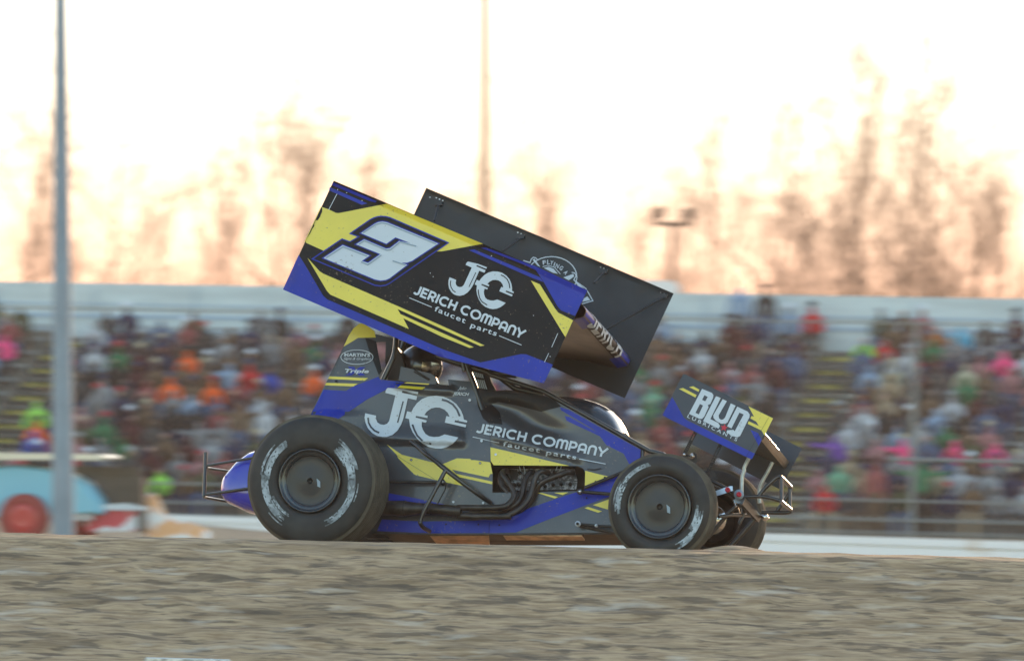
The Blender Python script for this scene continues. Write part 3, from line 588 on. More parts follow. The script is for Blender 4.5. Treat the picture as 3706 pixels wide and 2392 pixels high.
# head restraint
slab('head_restraint', B2((470, 820), (980, 940), (1060, 1000), (1092, 1085), (1050, 1122), (650, 1085), (430, 1060)), .03, .07, mat('restraint_grey', (.085, .088, .095), .5, coat=.2))
mb = MB()
for p_, q_ in ((B2((700, 880))[0], B2((960, 1040))[0]), (B2((690, 910))[0], B2((940, 1050))[0])): mb.tube([P(*p_, .025), P(*q_, .025)], .004, 6)
mb.build('restraint_seam', [DARK], car)
slab('seat_back', B2((200, 700), (330, 560), (400, 480), (470, 600), (520, 800), (560, 1090), (250, 1060)), .16, .5, mat('seat_padding', (.05, .045, .042), .6))
slab('seat_wing', B2((412, 480), (480, 590), (560, 700), (470, 620)), .5, .56, mat('seat_orange_glint', (.6, .2, .07), .5))  # orange sun glint on the headrest side, put into the colour
# ---- engine in the side opening
eng = empty('engine'); eng.parent = car; 
mb = MB(); mb.hexa([P(*p, .17) for p in B7((500, 380), (1500, 380), (1540, 545), (590, 545))], [P(*p, .3) for p in B7((500, 380), (1500, 380), (1540, 545), (590, 545))], 0)
mb.hexa([P(*p, .12) for p in B7((590, 550), (1540, 550), (1520, 675), (600, 690))], [P(*p, .3) for p in B7((590, 550), (1540, 550), (1520, 675), (600, 690))], 0)
mb.hexa([P(*p, .16) for p in B7((560, 390), (680, 390), (680, 535), (600, 535))], [P(*p, .17) for p in B7((560, 390), (680, 390), (680, 535), (600, 535))], 1)
obj('cylinder_head', mb.mesh('cylinder_head'), [HEAD, DARK], eng)
mb = MB()
for x in (700, 760, 1190, 1250): mb.tube([P(*B7((x + (10 if x < 1000 else 60), 345))[0], .1), P(*B7((x + 30, 430))[0], .14), P(*B7((x + 20, 520))[0], .15)], .0035, 6)
obj('plug_lead', mb.mesh('plug_lead'), [WHT], eng)
mb = MB()
for x, y in B7((645, 612), (705, 610), (1195, 610), (1440, 600), (1080, 630), (1310, 600), (720, 440), (1215, 430)): mb.lathe(P(x, y, .12), Vector((0, -1, 0)), [(0, .012), (.02, .011), (.024, .001)], 10)
obj('head_bolt', mb.mesh('head_bolt'), [DARK], eng)
H = [(B7((1470, 440), (1400, 430), (1300, 460), (1060, 560), (960, 660), (900, 800), (780, 930), (640, 1000), (400, 1010)), [.12, .02, -.02, -.03, -.02, .0, 0, .0, 0]),
     (B7((1120, 440), (1060, 415), (980, 440), (920, 560), (865, 760), (760, 910), (600, 1020), (400, 1062), (0, 1062)), [.12, .0, -.04, -.05, -.06, -.08, -.1, -.1, -.1]),
     (B7((900, 430), (850, 440), (800, 520), (770, 640), (745, 760), (640, 900), (420, 980), (0, 1000)), [.12, .04, -.0, -.02, -.03, -.05, -.05, -.05]),
     (B7((530, 410), (480, 420), (470, 470), (540, 570), (620, 690), (630, 780), (560, 880), (430, 930), (0, 935)) + B6((1240, 958)), [.12, .0, -.04, -.05, -.06, -.07, -.09, -.1, -.1, -.1]),
     (B7((470, 420), (440, 520), (470, 640), (560, 730)), [.1, .05, .03, .02])]
for pts, ws in H: tb('header_pipe', pts, ws, .0195, PIPE, parent=eng)
tb('header_pipe', B6((2026, 1085), (1600, 1085), (1240, 1075)), [-.1, -.1, -.09], .021, PIPE, parent=eng)
q = [P(x, y, -.1) for x, y in B6((1290, 1010), (1225, 1012), (1100, 995), (980, 985), (860, 978), (780, 975), (640, 975), (470, 972), (440, 972), (300, 965), (0, 955))]
mb = MB(); mb.tube(q, [.034, .038, .036, .034, .036, .036, .04, .05, .052, .048, .045], 18); mf = mb.build('exhaust_collector', [PIPE], car)
for i in (1, 4, 7):
    mb = MB(); mb.tube([q[i] + Vector((.003, 0, 0)), q[i] - Vector((.004, 0, 0))], [.04, .04] if i < 7 else [.054, .054], 18); obj('weld_ring', mb.mesh('weld_ring'), [DARK], mf)
# side nerf bar, torsion and radius rods
tbs('nerf_bar', [(B4((770, 930), (900, 1030)) + B6((760, 160), (900, 265), (1060, 400), (1480, 720), (1720, 885)), [-.0, -.08, -.14, -.18, -.2, -.16, -.02], .0145, True), (B6((1065, 410), (900, 720), (770, 970), (700, 1140), (695, 1190), (740, 1250), (830, 1300)), [-.2, -.21, -.21, -.2, -.2, -.15, -.05], .014, True)], TUBE)
tbs('radius_rod', [(B6((150, 575), (1000, 590)), -.06, .011, False), (B7((1575, 705), (2250, 760)), -.05, .012, False), (B7((1642, 650), (2250, 405)), -.03, .012, False), (B7((1545, 1165), (1800, 1192), (2250, 1215)), -.06, .009, False), (B7((1560, 1190), (2250, 1330)), -.03, .009, False), (B6((1030, 545), (1068, 600), (1060, 680), (1010, 780), (940, 915)), -.05, .004, True)], DARK)
for (x, y), w_, r_, mt in ((B7((1575, 705))[0], -.07, .02, TUBE), (B7((1575, 707))[0], -.095, .011, CHR), (B7((1545, 1165))[0], -.09, .018, WHT), (B7((1540, 1162))[0], -.11, .009, DARK), (B6((1022, 590))[0], -.09, .019, TUBE), (B6((1018, 585))[0], -.11, .008, CHR), (B7((1808, 1192))[0], -.08, .01, WHT)):
    mb = MB(); mb.lathe(P(x, y, w_), Vector((0, -1, 0)), [(-.01, r_), (.008, r_), (.014, r_ * .6), (.015, .0005)], 16); mb.build('rod_end', [mt], car)
# ---- tail tank and rear bumper
mb = MB(); c = P(*B3((325, 920))[0], .36); rows = []; n2 = 28
SEC = [(0, .0, .02, .02), (.006, .03, .05, .07), (.02, .065, .075, .12), (.047, .10, .10, .17), (.11, .176, .125, .22), (.185, .232, .157, .25), (.3, .27, .18, .28), (.45, .28, .19, .29), (.46, .01, .01, .01)]
for x, tp, bt, hw in SEC:
    for j in range(n2):
        ph = 2 * math.pi * j / n2; sy, sz = math.copysign(abs(math.cos(ph)) ** .7, math.cos(ph)), math.copysign(abs(math.sin(ph)) ** .7, math.sin(ph))
        rows.append(c + Vector((x, hw * .62 * sy - .08, (tp if sz > 0 else bt) * sz)))
mb.add(rows, [(i * n2 + j, i * n2 + (j + 1) % n2, (i + 1) * n2 + (j + 1) % n2, (i + 1) * n2 + j) for i in range(len(SEC) - 1) for j in range(n2)], 0, True)
mb.build('tail_tank', [mat('tank_blue', (.02, .03, .42), .22, coat=1)], car)
tbs('rear_bumper', [(B3((125, 532), (110, 985)), .2, .0125, False), (B3((760, 560), (620, 588), (150, 668), (128, 690)), [.1, .1, .2, .2], .0095, False), (B3((128, 690), (175, 700), (460, 742)), [.2, .3, .5], .0095, False), (B3((760, 870), (560, 905), (115, 970), (100, 985)), [.1, .1, .2, .2], .0095, False), (B3((100, 985), (140, 1000), (370, 1042)), [.2, .3, .5], .0095, False)], TUBE)
# ---- wheels
wf_, wl_, wu_ = WFr
def wheel(px, wv, R, W, name, near=True, marks=()):
    C0 = CF.M @ P(*px, wv)
    loc = lambda v: CF.L(v)
    ax = loc(CF.O + wl_); cc = loc(C0)
    root = empty(name); root.parent = car
    mb = MB(); r0 = .20
    pr = [(.035, r0), (.0, r0 + .015), (-.012, r0 + .05), (-.014, (r0 + R) / 2), (-.006, R - .055), (.008, R - .03), (.02, R - .022)]
    mb.lathe(cc, ax, pr, 96, 0)
    tr = [(.02, R - .022), (.035, R - .008)]; g = 9
    for i in range(g):
        a = .035 + (W - .07) * i / g; b = .035 + (W - .07) * (i + 1) / g; d = R - .004 * abs((i + .5) / g * 2 - 1)
        tr += [(a, d), (b - .012, d), (b - .011, d - .009), (b - .001, d - .009)]
    tr += [(W - .035, R - .008), (W - .02, R - .022)]
    mb.lathe(cc, ax, tr, 96, 1)
    mb.lathe(cc, ax, [(W - .02, R - .022), (W, R - .05), (W + .01, (r0 + R) / 2), (W, r0 + .015), (W - .035, r0)], 64, 0)
    # lettering worn into blocks round the sidewall
    ez = ax.orthogonal(); up = Vector((0, 0, 1)); up = (up - ax * up.dot(ax)).normalized(); rt = up.cross(ax) * -1
    if rt.x < 0: rt = -rt
    k = 0
    for a0, a1, ra, rb in marks:
        k += 1; rg_ = random.Random(k * 7 + int(R * 100)); nb = max(1, round((rb - ra) / .008))
        for bnd in range(nb):
            r_a, r_b = ra + (rb - ra) * bnd / nb, ra + (rb - ra) * (bnd + 1) / nb; e0, e1 = a0 - rg_.uniform(-1, 7), a1 + rg_.uniform(-1, 7)
            n = max(3, int(abs(e1 - e0) / 2.5))
            for i in range(n):
                t0, t1 = e0 + (e1 - e0) * i / n, e0 + (e1 - e0) * (i + 1) / n
                def q(t, r, o=.0165): return cc - ax * (o + .0003 * k) + rt * (r * math.cos(math.radians(t))) + up * (r * math.sin(math.radians(t)))
                mb.add([q(t0, r_a), q(t1, r_a), q(t1, r_b), q(t0, r_b)], [(0, 1, 2, 3)], 3 if (i < 2 or i > n - 3 or rg_.random() < .22) else 2)
    tyre = mb.build('tyre', [TYRE, TREAD, MARK, MARK2], root)
    mb = MB()
    if near:
        mb.lathe(cc, ax, [(.03, .203), (.0, .208), (-.012, .205), (-.014, .196), (-.002, .190), (.004, .18), (-.002, .165), (.02, .16), (.02, .155)], 80, 0)
        rim = mb.build('rim', [mat('rim_ring', (.05, .055, .06), .2, metal=.7)], root)
        mb = MB(); mb.lathe(cc, ax, [(.016, .158), (.02, .14), (.014, .08), (.008, .02)], 64, 0); mb.lathe(cc, ax, [(.008, .02), (.03, .012), (.03, .0005)], 24, 2)
        for p0 in ((30, -18), (38, -10)):
            pass
        def q(x, y): return cc - ax * -.008 + rt * x + up * y
        mb.add([q(.043, .016), q(.058, .006), q(.068, -.004), q(.07, -.042), q(.05, -.034), q(.048, -.01)], [(0, 1, 2, 3, 4, 5)], 1)
        mb.build('wheel_cover', [COVER, GRY, DARK], root)
    else:
        mb.lathe(cc, ax, [(.03, .2), (.0, .205), (-.01, .2), (0, .19), (.06, .185), (W - .03, .18), (W - .02, .02)], 64, 0)
        rim = mb.build('rim', [DARK], root)
        mb = MB(); mb.lathe(cc, ax, [(.02, .001), (.02, .1), (.05, .11), (.07, .15), (.09, .15), (.1, .06), (W - .05, .05)], 40, 0); mb.build('hub', [CHR], root)
    return root
rmk = [(128, 178, .262, .305), (140, 172, .315, .33), (178, 232, .272, .318), (205, 236, .25, .268), (224, 240, .33, .338), (-10, 46, .26, .31), (18, 50, .31, .335), (26, 48, .245, .258), (-62, -8, .275, .315), (-24, -8, .325, .333)]
rr = wheel(B3((1200, 825))[0], -.62, .43, .42, 'rear_wheel', True, marks=rmk); tag(rr, 'big near rear wheel with grey worn lettering')
fmk = [(105, 150, .262, .288), (150, 185, .25, .288), (148, 172, .292, .3), (-58, -8, .26, .292), (-30, -2, .238, .26), (-62, -40, .288, .3)]
fr = wheel(A7((705, 755))[0], -.5, .345, .23, 'front_wheel', True, marks=fmk); tag(fr, 'near front wheel')
# far wheels along their axles
def far_wheel(px, wv, d, R, W, name, lab):
    C0 = CF.M @ P(*px, wv) + wl_ * d; pp = C0 - CAM; k = pp.dot(cF); x = 1853 + FPX * pp.dot(cR) / k; y = 1196 - FPX * pp.dot(cU) / k
    r_ = wheel((x, y), CF.L(C0).y, R, W, name, False); tag(r_, lab)
far_wheel(A7((705, 755))[0], -.5, 1.5, .345, .23, 'front_wheel', 'far front wheel with open rim')
far_wheel(B3((1200, 825))[0], -.62, 1.75, .37, .36, 'rear_wheel', 'smaller far rear wheel')
# axles
def axle(px, wv, d, r_, name):
    A_ = CF.M @ P(*px, wv); mb = MB(); mb.tube([CF.L(A_ + wl_ * .05), CF.L(A_ + wl_ * (d + .1))], r_, 14); mb.build(name, [DARK], car)
axle(A7((705, 755))[0], -.5, 1.5, .03, 'front_axle'); axle(B3((1200, 825))[0], -.62, 1.75, .035, 'rear_axle')
# ---- driver (sits in the car, own thing)
drv = empty('person', M=CF.M); tag(drv, 'driver in black full-face helmet seated in the cockpit of the sprint car', 'person')
def skin_body(name, V, E, R, mats, parent=None, sub=2, root=0):
    me = bpy.data.meshes.new(name); me.from_pydata([tuple(v) for v in V], E, []); o = bpy.data.objects.new(name, me); COL.objects.link(o)
    md = o.modifiers.new('s', 'SKIN'); md.use_smooth_shade = True
    for i, r in enumerate(R): me.skin_vertices[0].data[i].radius = (r, r) if not hasattr(r, '__len__') else r
    me.skin_vertices[0].data[root].use_root = True
    if sub: sb = o.modifiers.new('u', 'SUBSURF'); sb.levels = sub; sb.render_levels = sub
    nm = bpy.data.meshes.new_from_object(o.evaluated_get(bpy.context.evaluated_depsgraph_get())); nm.name = name
    bpy.data.objects.remove(o)
    for p in nm.polygons: p.use_smooth = True
    o = bpy.data.objects.new(name, nm); COL.objects.link(o)
    for mt in mats: nm.materials.append(mt)
    if parent: o.parent = parent
    return o
hc = P(*B2((800, 800))[0], .33)
hv = lambda x, y, z: hc + Vector((x, y, z))
V = [hv(-.12, 0, -.62), hv(-.1, 0, -.42), hv(-.06, 0, -.24), hv(0, 0, -.12), hv(.01, 0, .0), hv(-.06, -.17, -.3), hv(.1, -.2, -.48), hv(.34, -.14, -.44), hv(-.04, .19, -.26), hv(.12, .22, -.44), hv(.36, .14, -.4), hv(.25, -.1, -.62), hv(.55, -.1, -.5), hv(.25, .1, -.62), hv(.55, .1, -.5)]
E = [(0, 1), (1, 2), (2, 3), (3, 4), (2, 5), (5, 6), (6, 7), (2, 8), (8, 9), (9, 10), (0, 11), (11, 12), (0, 13), (13, 14)]
body = skin_body('body', V, E, [.14, .14, .13, .07, .09, .07, .05, .04, .07, .05, .04, .09, .06, .09, .06], [SUIT], drv)
mb = MB(); n1, n2 = 20, 28; vs = []
for i in range(n1 + 1):
    th = math.pi * i / n1
    for j in range(n2):
        ph = 2 * math.pi * j / n2; x, y, z = math.sin(th) * math.cos(ph), math.sin(th) * math.sin(ph), math.cos(th)
        rx = .145; 
        if z < -.1 and x > 0: rx *= 1.06
        vs.append(hc + Vector((x * rx, y * .122, z * (.135 if z > 0 else .15) if z > -.8 else -.12)))
mb.add(vs, [(i * n2 + j, i * n2 + (j + 1) % n2, (i + 1) * n2 + (j + 1) % n2, (i + 1) * n2 + j) for i in range(n1) for j in range(n2)], 0, True)
hel = mb.build('helmet', [HELM], drv)
mb = MB(); vs = []
for i in range(5):
    th = math.pi * (.5 + .055 * i)
    for j in range(17):
        ph = math.radians(-75 + 150 * j / 16); vs.append(hc + Vector((math.sin(th) * math.cos(ph) * .152, math.sin(th) * math.sin(ph) * .13, math.cos(th) * .15)))
mb.add(vs, [(i * 17 + j, i * 17 + j + 1, (i + 1) * 17 + j + 1, (i + 1) * 17 + j) for i in range(4) for j in range(16)], 0, True)
mb.build('visor', [mat('visor_mirror', (.35, .33, .3), .22, metal=1)], drv)
# ------------------------------------------------------------------ ground, dirt bank
def prof_z(y):
    pts = [(-80, -1.45), (34.4, -1.45), (36.5, -.72), (37.7, -.262), (38.0, -.238), (38.4, -.262), (50, -.84), (108, -.84), (124, -.45), (400, -.45), (3000, -.45)]
    for (a, za), (b, zb) in zip(pts, pts[1:]):
        if y <= b: return za + (zb - za) * (y - a) / (b - a)
    return -.45
def gh(x, y):
    z = prof_z(y)
    if 34 < y < 42 and abs(x) < 9:
        k = min(1, (y - 34) / .5, (42 - y) / 2); k *= .35 if y > 37.75 else 1
        z += k * ((.014) * noise.noise(Vector((x * 1.3, y * 3.2, 0))) + .015 * noise.noise(Vector((x * 4.2, y * 10, 3))) + .005 * noise.noise(Vector((x * 11, y * 26, 7))))
        z += .07 * math.exp(-((x - 1.42) / .25) ** 2 - ((y - 38.75) / .25) ** 2)
    return EYE + z
xs = [-1500, -300, -60, -22, -12] + [-7.5 + .03 * i for i in range(501)] + [12, 22, 60, 300, 1500]
ys = [-80, 0, 20, 30, 34] + [34.4 + .028 * i for i in range(170)] + [39.3, 39.8, 40.5, 42, 46, 50, 60, 80, 108, 116, 124, 140, 180, 300, 800, 3000]
me = bpy.data.meshes.new('ground'); nx = len(xs)
me.from_pydata([(x, y, gh(x, y)) for y in ys for x in xs], [], [(j * nx + i, j * nx + i + 1, (j + 1) * nx + i + 1, (j + 1) * nx + i) for j in range(len(ys) - 1) for i in range(nx - 1)])
me.polygons.foreach_set('use_smooth', [True] * len(me.polygons))
DIRT = mat('track_dirt', (.33, .205, .108), .95, nscale=22, col2=(.53, .355, .2), stretch=(.26, 1.5, 1.5), bump=.15, bscale=40, thr=(.36, .62))
nd = DIRT.node_tree; mxd = nd.nodes['Principled BSDF'].inputs['Base Color'].links[0].from_node; mpd = next(x for x in nd.nodes if x.type == 'MAPPING')
for sc_, th_, cl_ in ((2.6, (.5, .66), (.2, .125, .062)), (5.5, (.55, .64), (.085, .055, .035)), (9.0, (.57, .64), (.1, .07, .045)), (4.4, (.6, .72), (.62, .5, .38))):
    mp2 = nd.nodes.new('ShaderNodeMapping'); mp2.inputs['Scale'].default_value = (.5, 1.7, 1.7); mp2.inputs['Location'].default_value = (sc_, sc_ * 2, 0); nd.links.new(mpd.inputs[0].links[0].from_socket, mp2.inputs[0])
    nz_ = nd.nodes.new('ShaderNodeTexNoise'); nz_.inputs['Scale'].default_value = sc_; nz_.inputs['Detail'].default_value = 4; nd.links.new(mp2.outputs[0], nz_.inputs[0])
    mr_ = nd.nodes.new('ShaderNodeMapRange'); mr_.inputs[1].default_value = th_[0]; mr_.inputs[2].default_value = th_[1]; mr_.inputs[4].default_value = .62; nd.links.new(nz_.outputs[0], mr_.inputs[0])
    mx_ = nd.nodes.new('ShaderNodeMix'); mx_.data_type = 'RGBA'; nd.links.new(mr_.outputs[0], mx_.inputs[0]); nd.links.new(mxd.outputs[2], mx_.inputs[6]); mx_.inputs[7].default_value = (*cl_, 1); mxd = mx_
nd.links.new(mxd.outputs[2], nd.nodes['Principled BSDF'].inputs['Base Color'])
ground = obj('ground', me, [DIRT]); tag(ground, kind='structure')
def proj(wp):
    d = wp - CAM; k = d.dot(cF); return ((1853 + FPX * d.dot(cR) / k) * .6438, (1196 - FPX * d.dot(cU) / k) * .6438)
# ------------------------------------------------------------------ grandstand
YAW = math.radians(12)
Rr = Vector((math.cos(YAW), -math.sin(YAW), 0)); Rb = Vector((math.sin(YAW), math.cos(YAW), 0)); Ru = Vector((0, 0, 1))
SO = Vector((0, 131.5, EYE - .45)); SM = Matrix((Rr, Rb, Ru)).transposed().to_4x4(); SM.translation = SO
NR, RISE, DEP = 13, .33, .74
def SW(s, b, z): return SO + Rr * s + Rb * b + Ru * z
def s_at(px, row, dz):
    lo, hi = -40, 40
    for _ in range(50):
        mid = (lo + hi) / 2
        if proj(SW(mid, row * DEP, row * RISE + dz))[0] < px: lo = mid
        else: hi = mid
    return lo
AISLES = [s_at(62, 7.3, 0), s_at(1861, 4.6, 0)]
AW = .5
BENCH = mat('bench_aluminium', (.36, .37, .36), .5, metal=.3, noise_amt=.2, nscale=8)
FOOT = mat('stand_boards', (.17, .15, .125), .8, noise_amt=.3, nscale=5)
STEEL = mat('galvanised_steel', (.24, .25, .24), .6, metal=.1)
STEPY = mat('step_nosing_yellow', (.36, .29, .06), .7, noise_amt=.5, nscale=3)
BACKW = mat('back_wall_panels', (.56, .62, .62), .6, noise_amt=.12, nscale=.6, stretch=(1, 1, 5))
stand = empty('grandstand', M=SM); tag(stand, 'long aluminium bleachers full of spectators behind the track', 'grandstand')
S0_, S1_ = -34, 34
segs = [(S0_, AISLES[0] - AW), (AISLES[0] + AW, AISLES[1] - AW), (AISLES[1] + AW, S1_)]
for r in range(NR):
    b, z = r * DEP, r * RISE
    mb = MB()
    for a0, a1 in segs: mb.box(((a0 + a1) / 2, b + .5, z + .42), (a1 - a0, .26, .04)); 
    for a0, a1 in segs:
        n = int((a1 - a0) / 1.8)
        for i in range(n + 1): mb.box((a0 + .05 + (a1 - a0 - .1) * i / n, b + .5, z + .2), (.05, .05, .4))
    mb.build('bench', [BENCH], stand)
    mb = MB()
    for a0, a1 in segs:
        mb.box(((a0 + a1) / 2, b + .17, z - .02), (a1 - a0, .56, .035)); mb.box(((a0 + a1) / 2, b + .46, z + .155), (a1 - a0, .02, RISE - .05))
    mb.build('footboard', [FOOT], stand)
for a in AISLES:
    st = empty('stairs'); st.parent = stand
    mb = MB(); nos = []
    for r in range(NR):
        for h in (0, 1):
            b, z = r * DEP + h * DEP / 2, r * RISE + h * RISE / 2
            mb.box((a, b + .19, z - .05), (AW * 2 - .06, .4, .1))
            if h == 0: mb2 = MB(); nos.append(mb2); mb2.box((a - .1, b - .012, z - .02), (AW * 1.5, .02, .07)); mb2.box((a - .1, b + .03, z + .006), (AW * 1.5, .1, .008))
    obj('steps', mb.mesh('steps'), [FOOT], st); [obj('step_nosing', q_.mesh('step_nosing'), [STEPY], st) for q_ in nos]
mb = MB(); bz = NR * RISE; bb = NR * DEP + .2
mb.box((0, bb, bz / 2 + .46), (68, .05, bz + 1.3)); mb.box((0, bb - .03, bz + .35), (68, .04, .1), 1); mb.box((0, bb - .03, bz + .62), (68, .03, .05), 1)
for i in range(29): mb.box((-33.6 + 2.4 * i, bb - .04, bz + .2), (.03, .06, 1.6), 1)
mb.build('back_wall', [BACKW, mat('wall_trim', (.36, .46, .55), .6)], stand)
mb = MB()
for i in range(24):
    x = -33.5 + 2.9 * i
    mb.hexa([(x, 0, -.1), (x + .06, 0, -.1), (x + .06, bb, NR * RISE - .25), (x, bb, NR * RISE - .25)], [(x, 0, -.22), (x + .06, 0, -.22), (x + .06, bb, NR * RISE - .4), (x, bb, NR * RISE - .4)])
    mb.box((x + .03, bb - .2, NR * RISE / 2 - .3), (.08, .08, NR * RISE)); mb.box((x + .03, .1, -.1), (.08, .08, .4))
mb.build('support_frame', [STEEL], stand)
mb = MB(); mb.box((0, -.05, -.08), (68, .03, .25)); mb.build('front_board', [FOOT], stand)
# fence in front of the stand
fen = empty('spectator_fence', M=SM); tag(fen, 'galvanised post and rail fence in front of the bleachers', 'fence')
fb_ = -2.2
px_ = [s_at(2158, 0, 0) + k * 10.4 for k in range(-5, 4)]
for x in px_:
    mb = MB(); mb.tube([(x, fb_, -.1), (x, fb_, 4.45)], .055, 10); mb.build('post', [STEEL], fen)
for z, a0, a1, r_ in ((4.42, -34, 34, .022), (.76, -34, 34, .022), (.36, -34, 34, .025), (.1, -34, 34, .02)):
    mb = MB(); mb.tube([(a0, fb_ - .09, z), (a1, fb_ - .09, z)], r_, 8); mb.build('rail', [STEEL], fen)
xr = s_at(2100, 0, 0); mb = MB()
mb.tube([(xr, fb_ - .09, 1.62), (34, fb_ - .09, 1.62)], .035, 8); mb.build('rail', [STEEL], fen)
# guard wall
ga, gb = at_y(*DD((550, 1205))[0], 120), at_y(*DD((2386, 1262))[0], 92)
gz = EYE - .335; gd = (Vector((gb.x, gb.y, 0)) - Vector((ga.x, ga.y, 0))).normalized(); gn = Vector((gd.y, -gd.x, 0)); gn = gn if gn.y > 0 else -gn
c0 = Vector((ga.x, ga.y, 0)); GM = Matrix((gd, gn, Ru)).transposed().to_4x4(); GM.translation = c0 + Ru * gz
wall = empty('guard_wall', M=GM); tag(wall, 'low white painted concrete guard wall with rust stains below the bleachers', 'wall')
WP = mat('wall_paint', (.55, .33, .14), .7, nscale=.22, col2=(.86, .87, .86), thr=(.33, .39), stretch=(1, 1, 3), bump=.1)
mb = MB(); mb.box((10, .1, -.06), (110, .2, .12)); mb.box((10, .14, -.135), (110, .14, .03)); mb.box((10, .11, -.45), (110, .2, .6))
mb.build('wall_blocks', [WP], wall)
# ------------------------------------------------------------------ poles
POLE = mat('pole_paint', (.22, .28, .33), .6, metal=0, noise_amt=.1, nscale=2)
def pole(px, py, Y, x2, y2, r0, r1, zb, name, lab, mt=POLE, ext=1.35):
    a = at_y(px / .6438, py / .6438, Y); b = at_y(x2 / .6438, y2 / .6438, Y); d = (b - a); base = a + d * ((zb - a.z) / d.z); top = base + d * ext
    e = empty(name, base); tag(e, lab, 'pole'); mb = MB(); n_ = 12
    ps = [base.lerp(top, i / n_) - base for i in range(n_ + 1)]
    mb.tube(ps, [r0 + (r1 - r0) * i / n_ for i in range(n_ + 1)], 16); mb.build('shaft', [mt], e)
    mb = MB(); mb.tube([(0, 0, -.02), (0, 0, .12)], r0 * 1.6, 16); mb.build('base_plate', [DARK], e)
    return e, top
e_, t_ = pole(147, 1200, 88, 141, 0, .165, .075, EYE - .84, 'floodlight_pole', 'thick tapering pale steel pole standing at the left behind the track', ext=1.3)
mb = MB(); mb.box(tuple(t_ - e_.location), (3, .15, .15)); [mb.box(tuple(t_ - e_.location + Vector((x, -.1, .35))), (.5, .3, .45)) for x in (-1.2, -.4, .4, 1.2)]; mb.build('lamp_bar', [STEEL], e_)
e_, t_ = pole(1130, 600, 155, 1130, 0, .13, .13, EYE - .45, 'floodlight_pole', 'slim pale pole rising behind the bleachers above the middle of the car', mat('pole_pale', (.42, .28, .18), .7), ext=2.8)
mb = MB(); mb.box(tuple(t_ - e_.location), (3, .15, .15)); [mb.box(tuple(t_ - e_.location + Vector((x, -.1, .35))), (.5, .3, .45)) for x in (-1.2, -.4, .4, 1.2)]; mb.build('lamp_bar', [STEEL], e_)
b_ = at_y(*DD((1565, 640))[0], 215); base = Vector((b_.x, b_.y, EYE - .45)); tz = at_y(*DD((1565, 522))[0], 215).z
lt_ = empty('floodlight_pole', base); tag(lt_, 'small dark two-lamp floodlight mast among the trees right of the wing', 'pole')
mb = MB(); mb.tube([(0, 0, 0), (0, 0, tz - base.z)], .1, 8); mb.build('shaft', [DARK], lt_)
mb = MB(); mb.box((0, 0, tz - base.z), (1.4, .1, .16)); mb.build('cross_arm', [DARK], lt_)
for x in (-.52, .5): mb = MB(); mb.box((x, 0, tz - base.z + .36), (.42, .3, .42)); mb.box((x, 0, tz - base.z + .12), (.06, .06, .2)); mb.build('lamp', [DARK], lt_)
# white van parked behind the stand
b_ = at_y(*DD((1528, 660))[0], 150); vz = EYE - .45 + 2.6
van = empty('parked_van', Vector((b_.x, b_.y, b_.z - 2.65))); tag(van, 'white box van behind the bleachers, only its pale roof shows above the wall', 'van')
mb = MB(); mb.hexa([(-.55, -1, .4), (.55, -1, .4), (.55, -1, 2.55), (.4, -1, 2.68), (-.4, -1, 2.68), (-.55, -1, 2.55)], [(-.55, 1, .4), (.55, 1, .4), (.55, 1, 2.55), (.4, 1, 2.68), (-.4, 1, 2.68), (-.55, 1, 2.55)]); mb.build('body', [WHT], van)
mb = MB(); mb.box((0, -1.01, 2.0), (.9, .02, .5)); mb.build('window', [SCOOP], van)
# ------------------------------------------------------------------ light blue race car at the far left
bf2 = basis(.12, .99, -.02, (.99, -.12, 0)); C2 = Frame(CAM + ray(*DD((120, 1200))[0]) * 105.0, *bf2)
c2 = empty('sprint_car', M=C2.M); tag(c2, 'light blue race car with red wheel and flat pale wing at the left edge', 'race car')
LB = mat('light_blue_paint', (.2, .5, .62), .45, coat=.15); REDP = mat('red_paint', (.5, .035, .03), .45, coat=.3)
def s2(name, pts, w0, w1, mt, bev=0):
    a = [C2.P(*p, w0) for p in DD(*pts)]; mb = MB(); b = [v + Vector((0, w1 - w0, 0)) for v in a]
    if bev:
        cen = sum(a, Vector()) / len(a); a2 = [cen + (v - cen) * (1 - bev) for v in a]; b2 = [cen + (v - cen) * (1 - bev) + Vector((0, w1 - w0, 0)) for v in a]
        a = [v + Vector((0, .12, 0)) for v in a]; b = [v - Vector((0, .12, 0)) for v in b]; n = len(a)
        mb.add(a2 + a + b + b2, [tuple(range(n))[::-1], tuple(range(3 * n, 4 * n))] + [(k * n + i, k * n + (i + 1) % n, (k + 1) * n + (i + 1) % n, (k + 1) * n + i) for k in range(3) for i in range(n)], 0)
    else: mb.hexa(a, b)
    return mb.build(name, [mt], c2)
s2('body', [(-150, 1110), (-60, 1092), (30, 1083), (100, 1090), (165, 1105), (205, 1130), (232, 1165), (240, 1198), (150, 1205), (-150, 1215)], .0, .9, LB, .12)
s2('side_skirt', [(-150, 1195), (215, 1197), (215, 1212), (-150, 1215)], .05, .85, mat('pale_skirt', (.45, .42, .4), .6))
s2('wing', [(-160, 1052), (5, 1055), (120, 1056), (235, 1060), (250, 1066), (235, 1072), (100, 1071), (-160, 1070)], -.2, 1.2, mat('pale_wing', (.75, .66, .5), .35, coat=.4))
s2('wing_side_board', [(90, 1084), (325, 1088), (328, 1116), (110, 1112)], 1.1, 1.13, TUBE); s2('engine_cover', [(215, 1112), (320, 1114), (325, 1185), (240, 1185), (235, 1160)], .6, .95, TUBE)
s2('nose_panel', [(190, 1182), (330, 1186), (332, 1236), (200, 1238)], .25, .7, mat('nose_red_white', (.55, .05, .07), .45, nscale=2.2, col2=(.7, .7, .72), thr=(.5, .54)))
